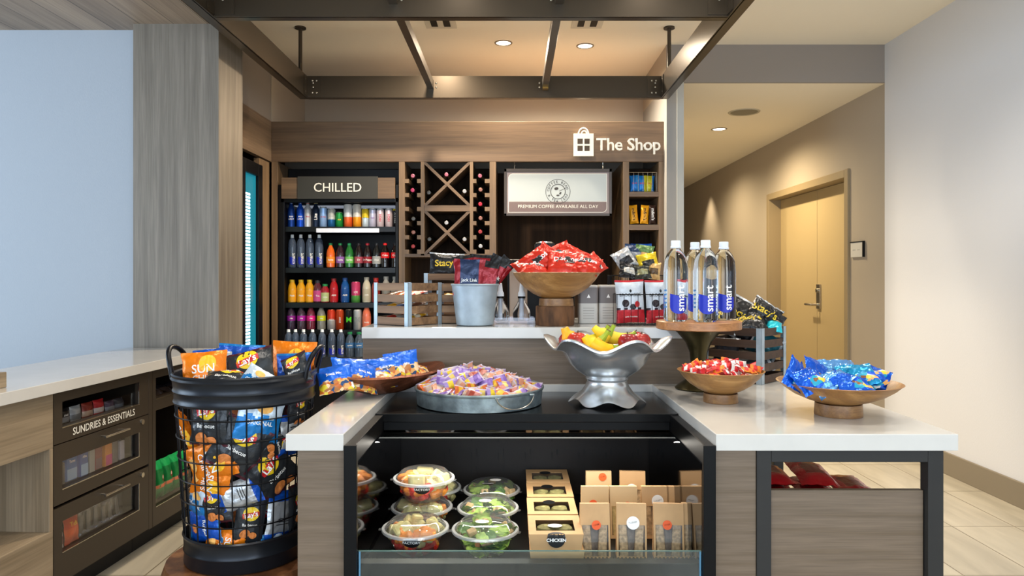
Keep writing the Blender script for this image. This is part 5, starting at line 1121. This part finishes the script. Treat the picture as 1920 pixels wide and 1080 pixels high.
for p, q_, kd, lb in [(774, 329.5, 'pink', 'in the left notched column, topmost'), (773.5, 356.5, 'magenta', 'in the left notched column, second from top'), (775, 410, 'grey', 'in the left notched column, above the rose one'), (775, 435.5, 'rose', 'in the left notched column, above the lowest'), (774.5, 462, 'red', 'at the bottom of the left notched column'),
   (837, 327, 'pink', 'at the top of the upper cross bay'), (804, 361, 'grey', 'at the left of the upper cross bay'), (871, 358.5, 'white', 'at the right of the upper cross bay'), (837, 417.5, 'white', 'at the top of the lower cross bay'), (805, 448.5, 'dark', 'at the left of the lower cross bay'), (871, 448.5, 'white', 'at the right of the lower cross bay'),
   (900, 329.5, 'pink', 'in the right notched column, topmost'), (901, 355.5, 'rose', 'in the right notched column, second from top'), (900.5, 382.5, 'crimson', 'in the right notched column, third from top'), (901, 409, 'rose', 'in the right notched column, fourth from top'), (900.5, 434.5, 'red', 'in the right notched column, fifth from top'), (901, 461.5, 'white', 'at the bottom of the right notched column')]:
    if kd not in wp: o = wp[kd] = wine(WC[kd])
    else: o = dup(wp[kd])
    o['label'] = 'wine bottle with %s capsule %s' % (kd, lb); o['group'] = 'wine bottles lying in the rack'; o.location = (PX(p, D5+.03), D5+.03, PZ(q_, D5+.03))
# ------------------------------------------------------------------ snack tower goods
D = D5+.03
wirebox('wire basket of blue and yellow sweets in the top bay of the shelf tower', q(1181), q(1233), D, D+.10, PZ(360, D)+.0006, .155, 6, M_STEEL)
for i, (p, cc_, lb) in enumerate(((1191, ('#1274c4', '#2a8cd4'), 'blue sweet pouch at the left of the top bay basket'), (1206, ('#1274c4', '#c8c42c'), 'blue sweet pouch with yellow stripe in the middle of the top bay basket'), (1221, ('#c4c02c', '#1274c4'), 'yellow sweet pouch at the right of the top bay basket'))):
    bag('sweet_pouch', lb, 'pouch', (PX(p, D), D+.04+.012*i, PZ(343, D)), RX(-4, 3*i-3, 0), .075, .135, .03, 160+i, [foil('sweet_%d' % i, cc_[0]), foil('sweet_b%d' % i, cc_[1])], (('lettering', T('KIDS', .020, 0, 0, 0, .02), RED),), 'sweet pouches in the top bay', band=lambda u, v: 1 if u > .35 else 0, nu=10, nv=10)
for i, (p, w_, cc_, lb, rot) in enumerate(((1189, .070, '#e8a012', 'yellow upright candy packet at the left of the second bay', -5), (1210, .066, '#e8a013', 'yellow upright candy packet in the middle of the second bay', 4), (1225, .056, '#3c2820', 'brown upright candy packet at the right of the second bay', 0))):
    bag('candy_packet', lb, 'candy packet', (PX(p, D), D+.03, PZ(401.5, D)), RX(-3, rot, 0), w_, .150, .026, 170+i, [foil('packet_%d' % i, cc_)], (('lettering', T("m&m's", .036, 0, 0, -PI/2, .02), mat('choc_ink', '#2c1810', .4) if i < 2 else WH),), 'upright candy packets in the second bay', nu=10, nv=12)
for i, (p, lb) in enumerate(((1193, 'sky blue pouch at the left of the third bay'), (1214, 'sky blue pouch at the right of the third bay'))):
    bag('sweet_pouch', lb, 'pouch', (PX(p, D), D+.03, PZ(473, D)), RX(-4, 2-4*i, 0), .085, .14, .03, 175+i, [foil('aqua_pouch', '#3a8cc0'), BLU], (('lettering', T('Sour', .024, -.012, .03, PI/2, .02), RED),), 'pouches in the third bay', band=lambda u, v: 1 if v > .8 else 0, nu=10, nv=10)
# ------------------------------------------------------------------ food case: cups, salads, boxes, sandwiches
CP = clearplastic('deli_clear', (.97, .97, .97, 1), .10, .80, .035); DZ = .5355
def chunks(mb, n, r, z0, z1, sz, seed, mi):
    rnd = random.Random(seed)
    for i in range(n):
        a = rnd.random()*2*PI; z = rnd.uniform(z0, z1); s = sz*rnd.uniform(.8, 1.15); rr = max(.005, r(z)-s*.9)*math.sqrt(rnd.uniform(.35, 1))
        M_ = Matrix.Translation((rr*math.cos(a), rr*math.sin(a), z)) @ Matrix.Rotation(rnd.random()*6, 4, (rnd.random()+.1, rnd.random(), rnd.random()))
        mb.box(-s, s, -s*.75, s*.75, -s*.6, s*.6, mi, M_)
def leaves(mb, n, r, z0, z1, sz, seed):
    rnd = random.Random(seed)
    for i in range(n):
        a = rnd.random()*2*PI; z = rnd.uniform(z0, z1); s = sz*rnd.uniform(.7, 1.3); rr = max(.005, r(z)-s*.75)*math.sqrt(rnd.uniform(.2, 1))
        M_ = Matrix.Translation((rr*math.cos(a), rr*math.sin(a), z)) @ Matrix.Rotation(rnd.uniform(-.9, .9), 4, 'X') @ Matrix.Rotation(rnd.random()*6, 4, 'Z')
        sd = rnd.random()*9
        mb.grid(lambda u, v: (s*u*(1-.3*v*v), s*v, s*.35*noise.noise(Vector((u*2+sd, v*2, sd)))+.15*s*math.sin(u*5+sd)), 5, 5, 0, True, M=M_)
def delibowl(label, loc, kind, seed, sticker=None, rz=0, group=None):
    t = thing('deli_bowl', label, 'food bowl', loc, rz, group); R0, R1, hr = .058, .086, .062
    MB().lathe([(.001, .002), (R0*.9, .001), (R0, .004), (R1*.95, hr-.006), (R1, hr-.004), (R1+.006, hr-.003), (R1+.006, hr), (R1, hr)], 44).build('bowl', CP, t)
    MB().lathe([(R1+.007, hr-.001), (R1+.007, hr+.003), (R1-.002, hr+.004), (R1-.006, hr+.012), (R1*.80, hr+.024), (R1*.74, hr+.026), (.001, hr+.026)], 44).build('lid', CP, t)
    MB().lathe([(R1+.001, hr-.002), (R1+.0075, hr-.003), (R1+.0085, hr+.001), (R1+.007, hr+.0042), (R1, hr+.0046)], 48).build('rim', clearplastic('deli_rim', (.9, .92, .93, 1), .25, .8, .28), t)
    for a in (PI+.1, -.25):
        mb = MB(); mb.prism([((R1+.004)*math.cos(a+e*.13)+f_*math.cos(a), (R1+.004)*math.sin(a+e*.13)+f_*math.sin(a)) for e, f_ in ((-1, 0), (-.5, .012), (.5, .012), (1, 0))], hr-.001, hr+.001); mb.build('lid_tab', CP, t)
    rf = lambda z: (R0-.001)+(R1-R0)*max(0, min(1, z/hr))-.9*max(0, (z-hr))
    if kind == 'fruit':
        for nm, cc_, n_, s_, z0, z1 in (('watermelon_chunks', '#c82a1c', 16, .021, .018, .044), ('orange_melon_chunks', '#e08a2c', 14, .023, .026, .060), ('pale_melon_chunks', '#cfc98a', 13, .025, .038, .066)):
            mb = MB(); chunks(mb, n_, rf, z0, z1, s_, seed+n_, 0); o = mb.build(nm, mat('fruit_'+cc_.strip('#'), cc_, .4, var=.18, vscale=40), t, bevel=.008); o['kind'] = 'stuff'
    else:
        mb = MB(); leaves(mb, 46, rf, .014, .066, .020, seed); o = mb.build('lettuce_leaves', mat('lettuce', '#a2c258', .45, var=.35, vscale=30), t); o['kind'] = 'stuff'
        mb = MB(); leaves(mb, 16, rf, .02, .070, .018, seed+5); o = mb.build('dark_leaves', mat('dark_lettuce', '#4f7c30', .45, var=.3, vscale=30), t); o['kind'] = 'stuff'
        mb = MB(); chunks(mb, 14, rf, .030, .070, .012, seed+3, 0); o = mb.build('chicken_pieces', mat('chicken', '#d0b07c', .5, var=.2, vscale=60), t, bevel=.003); o['kind'] = 'stuff'
        mb = MB(); chunks(mb, 6, rf, .012, .055, .012, seed+7, 0); o = mb.build('carrot_pieces', mat('carrot', '#d98a4c', .5), t, bevel=.003); o['kind'] = 'stuff'
    if sticker == 'front':
        fn = lambda x, y, o: ((.0745+(y+.048)*.42+o)*math.sin(x/.08), -(.0745-.014+(y+.048)*.42+o+.0025)*math.cos(x/.08), .040+y)
        mb = MB(); put(mb, moved(ellgeo(.023, .015), 0, .006), lambda x, y, o: (lambda rr, aa: (rr*math.sin(aa), -rr*math.cos(aa), .044+y))(R0+(R1-R0)*(.044+y)/hr+.0016+o, x/.08)); st_ = mb.build('sticker', INKB, t)
        mb = MB(); put(mb, moved(textgeo('FACTORY', .0105, .02, cut=.004, ax=(0,)), 0, .006), lambda x, y, o: (lambda rr, aa: (rr*math.sin(aa), -rr*math.cos(aa), .044+y))(R0+(R1-R0)*(.044+y)/hr+.0022+o, x/.08)); mb.build('lettering', WH, st_)
    if sticker in ('white', 'black', 'both'):
        fl = lambda x, y, o: (x, y, hr+.0265+o)
        if sticker != 'black': mb = MB(); put(mb, moved(ellgeo(.019, .014), .012 if sticker == 'both' else -.008, .02 if sticker == 'both' else -.015), fl); mb.build('white_sticker', WH, t)
        if sticker != 'white':
            mb = MB(); put(mb, moved(ellgeo(.020, .015), -.012, -.022), fl); s_ = mb.build('black_sticker', INKB, t)
            mb = MB(); put(mb, moved(textgeo('CHICKEN', .0085, .02), -.012, -.022), fl, .001); mb.build('lettering', WH, s_)
    return t
Gf = 'clear bowls of cut fruit'; Gs_ = 'clear bowls of salad'
def dl(p, D, z=DZ): return (PX(p, D), D, z)
delibowl('clear bowl of cut fruit with black sticker nearest the front glass at left', dl(779, 2.0), 'fruit', 1, 'front', .0, Gf)
delibowl('clear bowl of cut fruit under the stacked one, behind the front bowl', dl(791, 2.185), 'fruit', 2, 'front', .1, Gf)
delibowl('clear bowl of cut fruit with black sticker on top of the stack', dl(795, 2.18, DZ+.0895), 'fruit', 3, 'front', .05, Gf)
delibowl('clear fruit bowl at the back behind the stack, partly hidden', dl(812, 2.385), 'fruit', 4, None, .0, Gf)
delibowl('clear salad bowl with white sticker nearest the front glass', dl(910, 1.99), 'salad', 11, 'white', 0, Gs_)
delibowl('clear salad bowl in the middle of the salad row', dl(915, 2.175), 'salad', 12, 'white', 0, Gs_)
delibowl('clear salad bowl at the back of the salad row with black and white stickers', dl(922, 2.36), 'salad', 13, 'both', 0, Gs_)
KR = mat('kraft_card', '#c29a6c', .65, var=.06, vscale=20); KRD = mat('kraft_inside', '#6e5a4a', .6); FILM = clearplastic('box_film', (.97, .96, .94, 1), .05, .4)
def krbox(label, loc, seed, sticker, top=True):
    t = thing('kraft_food_box', label, 'food box', loc, 0, 'windowed kraft food boxes'); w_, d_, h_ = .072, .075, .044; e = .006
    mb = MB(); 
    def fr(a, b, z): return [(-a, -b, z), (a, -b, z), (a, b, z), (-a, b, z)]
    mb.add(fr(w_-e, d_-e, 0)+fr(w_, d_, h_), [(0, 3, 2, 1), (0, 1, 5, 4), (1, 2, 6, 5), (2, 3, 7, 6), (3, 0, 4, 7)])
    wx, y0, y1 = .052, -.048, .036
    mb.box(-w_, w_, -d_, y0, h_, h_+.0012).box(-w_, w_, y1, d_, h_, h_+.0012).box(-w_, -wx, y0, y1, h_, h_+.0012).box(wx, w_, y0, y1, h_, h_+.0012)
    mb.build('carton', KR, t)
    MB().box(-wx, wx, y0, y1, h_+.0003, h_+.0008).build('film_window', FILM, t)
    MB().box(-w_+.004, w_-.004, -d_+.004, d_-.004, h_-.024, h_-.022).build('liner', KRD, t)
    rnd = random.Random(seed)
    if top:
        for i, sx in enumerate((-1, 1)):
            MB().lathe([(.001, -.010), (.022, -.008), (.026, 0), (.022, .010), (.010, .014), (.001, .0145)], 16, M=Matrix.Translation((.025*sx, -.008+.01*rnd.random(), h_-.014)), fn=lambda r, z, a, k_: (r*(1+.10*math.sin(3*a+seed)), z)).build('wrap_roll', mat('wrap_pale_green', '#b4b07a', .6, var=.25, vscale=80), t)
    if sticker:
        if sticker == 'front':
            n_ = 20; mb = MB(); put(mb, moved(ellgeo(.024, .024), 0, -.010), lambda x, y, o: (x, (-d_-.0012-o) if y < 0 else -d_-.0012-o+y*.0+0, h_+y) if y < .0 else (x, -d_+y, h_+.0018+o)); s_ = mb.build('round_sticker', INKB, t)
            mb = MB(); put(mb, moved(textgeo('CHICKEN', .0120, .03), 0, -.014), lambda x, y, o: (x, -d_-.0016-o, h_+y)); mb.build('lettering', WH, s_)
            mb = MB(); put(mb, moved(ellgeo(.020, .014), 0, -.01), lambda x, y, o: (x, y, h_+.0012+o)); mb.build('white_sticker', WH, t)
        else:
            mb = MB(); put(mb, moved(ellgeo(.019, .019), -.006, .030), lambda x, y, o: (x, y, h_+.0014+o)); mb.build('round_sticker', INKB, t)
    return t
bx_ = PX(1038, 1.94)
for j, D in enumerate((1.945, 2.105, 2.265, 2.425)):
    nm = ('nearest the front glass', 'second from the front', 'third from the front', 'at the back of the row')[j]
    xx = PX((1040, 1034, 1030, 1026)[j], D)
    krbox('kraft window box underneath the stack %s' % nm, (xx+.002, D, DZ), j, None, False)
    krbox('kraft window box on top of the stack %s' % nm, (xx, D, DZ+.0460), 10+j, 'front' if j == 0 else 'top', True)
ORG = mat('sticker_orange', '#e85a1e', .5); BRD = mat('bread', '#c2a684', .7, var=.3, vscale=120, bump=.3, bscale=120); FILL = mat('sandwich_filling', '#7d6f66', .6, var=.4, vscale=60)
def sandwich(label, p, D, tilt_, scol, sy, sx_, yaw=0, pale=0):
    t = thing('sandwich_pack', label, 'sandwich pack', (PX(p, D), D, DZ+.001), 0, 'kraft sandwich packs standing in rows', rot=(R(-tilt_), 0, R(yaw)))
    w_, h_, d_ = .0405, .148, .050; f = .62
    # wedge carton: front panel open below the flap, two side triangles and the back
    mb = MB(); mb.add([(-w_, 0, 0), (w_, 0, 0), (w_, d_, 0), (-w_, d_, 0), (-w_, 0, h_), (w_, 0, h_), (w_, .012, h_+.001), (-w_, .012, h_+.001)], [(0, 3, 2, 1), (1, 2, 6, 5), (3, 0, 4, 7), (2, 3, 7, 6), (4, 5, 6, 7)])
    mb.box(-w_, w_, -.0012, 0, h_*f, h_).box(-w_, w_, -.0012, 0, 0, .010).box(-w_, -w_+.005, -.0012, 0, .010, h_*f).box(w_-.005, w_, -.0012, 0, .010, h_*f)
    mb.build('carton', mat('kraft_pale', '#c9a97c', .65) if pale else KR, t)
    MB().box(-w_+.005, w_-.005, -.0016, -.0012, .010, h_*f).build('film_window', FILM, t)
    MB().box(-w_+.002, w_-.002, .012, .014, .002, h_*f+.02).build('liner', FILL, t)
    for s_ in (-1, 1): MB().box(-.013, .011, .0, .011, .006, h_*f+.004, M=Matrix.Translation((.019*s_, .002, 0)) @ Matrix.Rotation(R(3*s_), 4, 'Y')).build('sandwich_half', BRD if not pale else mat('bread_pale', '#cdbb84', .7, var=.2, vscale=90), t, bevel=.004)
    fl = lambda x, y, o: (x, -.0022-o, y)
    mb = MB(); rs_ = .0125 if scol == 'o' else .0175; put(mb, moved(ellgeo(rs_, rs_), sx_, sy*h_), fl); s_ = mb.build('round_sticker', ORG if scol == 'o' else WH, t)
    mb = MB(); put(mb, moved(textgeo('HAM' if scol == 'o' else 'TURKEY', .0075 if scol == 'o' else .0065, .02), sx_, sy*h_+.001, .2), fl, .0006); mb.build('lettering', INKB if scol == 'w' else mat('dark_rust', '#7a2a10', .5), s_)
    return t
for a in [
 ('sandwich pack with orange sticker at the front left, next to the kraft boxes', 1117, 1.925, 9, 'o', .62, .003), ('sandwich pack with large white sticker in the front row', 1185, 1.925, 9, 'w', .66, .004, -4),
 ('sandwich pack with orange sticker right of the white stickered one in the front row', 1255, 1.925, 9, 'o', .62, -.004, -5), ('sandwich pack at the front right against the case side', 1309, 1.925, 9, 'o', .62, .012, -5),
 ('sandwich pack with orange sticker in the second row at left', 1117, 2.085, 9, 'o', .66, -.006, 0, 1), ('sandwich pack with low orange sticker in the second row, between orange and white', 1171, 2.085, 9, 'o', .62, .010, 0, 1), ('sandwich pack with white sticker near its top in the second row', 1231, 2.085, 9, 'w', .72, .006), ('sandwich pack with bluish white sticker in the second row at right', 1279, 2.085, 9, 'w', .70, .006), 
 ('sandwich pack with orange sticker at its top corner in the back row', 1124, 2.25, 9, 'o', .88, .012, 0, 1), ('sandwich pack with half hidden white sticker in the back row centre', 1187, 2.25, 9, 'w', .62, -.003, -4), ('sandwich pack with half hidden white sticker in the back row at right', 1279, 2.25, 9, 'w', .62, .012, -4)]:
    sandwich(a[0], a[1], a[2], a[3], a[4], a[5], a[6], *(a[7:]))
# ------------------------------------------------------------------ red packets on the low shelf of the counter
RP = foil('dark_red_pack', '#b4141c', .2, .3); rnd = random.Random(8)
k_ = 0; words = ['bottom', 'second', 'third', 'fourth', 'fifth', 'sixth', 'top']
for L_ in range(7):
    for j in range(3):
        if L_ > 5 and j == 2: continue
        x = .712+.112*j+rnd.uniform(-.006, .006); z = .521+.0365*L_+.017
        lb = 'dark red packet in the %s layer of the low shelf stack, %s' % (words[L_], ('left', 'middle', 'right')[j])
        bag('red_packet', lb, 'packet', (x, 1.98+rnd.uniform(-.01, .01), z), (R(-88+rnd.uniform(-4, 4)), R(rnd.uniform(-3, 3)), R(rnd.uniform(-7, 7))), .105, .20, .034, 200+k_, [RP, foil('pack_brown', '#7c2420', .3, .2)], (), 'dark red packets stacked on the low shelf', band=lambda u, v: 1 if abs(u) < .5 and abs(v) < .4 else 0, nu=8, nv=10); k_ += 1
# ------------------------------------------------------------------ goods in the left cabinets
def lp(lb, nm, cat, x, s, z, w_, h_, d_, cols, txt=None, tcol=WH, tsz=.02, trot=0, grp=None, kind='box', seed=0, extra=()):
    loc = LW(x, s, z); rz = RZ+R(90)
    if kind == 'box':
        t = thing(nm, lb, cat, loc, rz, grp); MB().box(-w_/2, w_/2, 0, d_, 0, h_).build('carton', mat('pk_'+cols[0].strip('#'), cols[0], .4), t, bevel=.002)
        fl = lambda x_, y_, o: (x_, -.0006-o, h_/2+y_)
        if len(cols) > 1: mb = MB(); put(mb, rectgeo(-w_/2+.002, w_/2-.002, -h_/2+.004, -h_*.05), fl); mb.build('printed_panel', mat('pk_'+cols[1].strip('#'), cols[1], .4), t)
        if txt: mb = MB(); put(mb, moved(textgeo(txt, tsz, .02, rot=trot), 0, h_*.22), fl, .0008); mb.build('lettering', tcol, t)
    else:
        bag(nm, lb, cat, (loc[0], loc[1], loc[2]+h_/2), (R(-4), 0, rz), w_, h_, d_, seed, [foil('pl_'+cols[0].strip('#'), cols[0], .3, .2), foil('pl_'+cols[-1].strip('#'), cols[-1], .3, .2)],
            (('lettering', T(txt, tsz, 0, h_*.12, trot, .02), tcol),) if txt else (), grp, band=lambda u, v: 1 if abs(v+.3) < .35 else 0, nu=10, nv=12)
g1 = 'packets in the top sundries drawer'
for i, (s, cc_, lb, tx) in enumerate(((.385, ('#1c1c1e', '#9a9a9c'), 'black packet with silver print at the left of the top drawer', 'snack'), (.455, ('#1e1e20', '#8c8c8e'), 'black packet with silver print second in the top drawer', 'snack'), (.525, ('#b0b2b4', '#7c7e80'), 'clear silver packet in the top drawer', None), (.600, ('#8c3428', '#c8a890'), 'brown red packet in the middle of the top drawer', None), (.675, ('#b8242a', '#d8c8c0'), 'red packet in the top drawer right of the middle', None), (.75, ('#5a4a5c', '#8c8c90'), 'dark violet packet toward the right of the top drawer', None), (.815, ('#3c3c42', '#70747c'), 'small dark grey packet at the right of the top drawer', None))):
    lp(lb, 'snack_packet', 'packet', -.075, s, .706, .068, .068 if i < 5 else .05, .03, cc_, tx, WH, .014, 0, g1, 'bag', 300+i)
g2 = 'boxes in the middle windowed drawer'
for i, (s, w_, h_, cc_, lb, tx, tc_, sz) in enumerate(((.372, .052, .098, ('#14284c', '#c8501c'), 'navy and orange box with yellow lettering in the middle drawer', 'Advil', YEL, .020), (.425, .035, .085, ('#1c2434',), 'dark navy box second in the middle drawer', None, WH, .01), (.490, .062, .108, ('#1566b0', '#9cb8d4'), 'bright blue box in the middle drawer', 'Tums', WH, .016), (.555, .048, .112, ('#2a5aa4', '#a4c0dc'), 'blue and white box in the middle drawer', 'Alka', WH, .014), (.612, .035, .11, ('#a8a49c',), 'thin pale box in the middle drawer', None, WH, .01), (.660, .045, .105, ('#8c2438', '#7a4a5c'), 'dark red box in the middle drawer', None, WH, .01), (.716, .048, .108, ('#e0801c', '#d8387c'), 'orange and pink box in the middle drawer', None, WH, .01), (.770, .040, .10, ('#6a6468',), 'grey box in the middle drawer', None, WH, .01), (.828, .032, .085, ('#c4bcc4',), 'small white box at the right of the middle drawer', None, WH, .01))):
    lp(lb, 'sundries_box', 'box', -.055-.004*(i % 3), s, .4765, w_, h_, .05, cc_, tx, tc_, sz, 0, g2)
g3 = 'goods in the bottom windowed drawer'
lp('white packet with maroon picture at the left of the bottom drawer', 'sundries_packet', 'packet', -.05, .385, .2325, .065, .095, .025, ('#cfc8c8', '#6a2438'), None, WH, .01, 0, g3, 'bag', 320)
lp('orange laundry pouch in the bottom drawer', 'laundry_pouch', 'pouch', -.05, .465, .2325, .085, .125, .03, ('#d84818', '#e05a1c'), 'Tide', mat('tide_yellow', '#f0c020', .4), .026, 0, g3, 'bag', 321)
for i, (s, h_) in enumerate(((.545, .10), (.595, .105), (.645, .11), (.70, .09), (.745, .095), (.80, .11))):
    t = thing('clear_packet', ('clear packet beside the orange pouch in the bottom drawer', 'clear packet second after the orange pouch', 'clear packet at the centre right of the bottom drawer', 'clear packet with white content in the bottom drawer', 'clear packet second from right in the bottom drawer', 'clear packet at the right end of the bottom drawer')[i], 'packet', LW(-.06, s, .2325), RZ+R(90), g3)
    MB().box(-.022, .022, 0, .014, 0, h_).build('clear_sleeve', clearplastic('sleeve_clear', (.85, .85, .88, 1), .16), t)
    MB().box(-.010, .012, .004, .010, .006, h_*.8, M=Matrix.Rotation(R(6-4*i), 4, 'Y')).build('white_content', mat('pale_content', '#a8a49c', .6), t, bevel=.003)
gj = 'green jerky pouches in the open display cabinet'
for i in range(5):
    s = 1.030+.076*i; lb = ('green snack pouch nearest the drawers in the open cabinet', 'green snack pouch second from the drawers', 'green snack pouch third from the drawers', 'green snack pouch fourth from the drawers', 'green snack pouch furthest from the drawers')[i]
    loc = LW(-.06, s, .2095); t = bag('jerky_pouch', lb, 'pouch', (loc[0], loc[1], loc[2]+.095), (R(-5), 0, RZ+R(90)), .078, .185, .05, 330+i, [foil('green_foil', '#117a3c'), foil('green_light_foil', '#1ca85a')], (('orange_stripe', Q(-.036, .036, -.040, -.024), mat('stripe_orange', '#d8642a', .5)), ('maroon_picture', E(.009, .016, .010, .006), mat('jerky_maroon', '#7a3424', .5)), ('pale_picture', E(.006, .009, .008, .010), mat('jerky_pale', '#d8b8a0', .5))), gj, band=lambda u, v: 1 if v > .52 else 0, nu=10, nv=14)
for i in range(4):
    loc = LW(-.10, 1.04+.09*i, .735); bag('dark_packet', ('black packet nearest the drawers on the upper ledge', 'black packet second on the upper ledge', 'black packet third on the upper ledge', 'black packet furthest on the upper ledge')[i], 'packet', loc, (R(-70), 0, RZ+R(90)+.2*i), .085, .09, .03, 340+i, [foil('ledge_black', '#2a262c'), foil('ledge_grey', '#5a5560')], (), 'black packets on the upper ledge of the open cabinet', band=lambda u, v: 1 if abs(u) < .3 else 0, nu=10, nv=10)
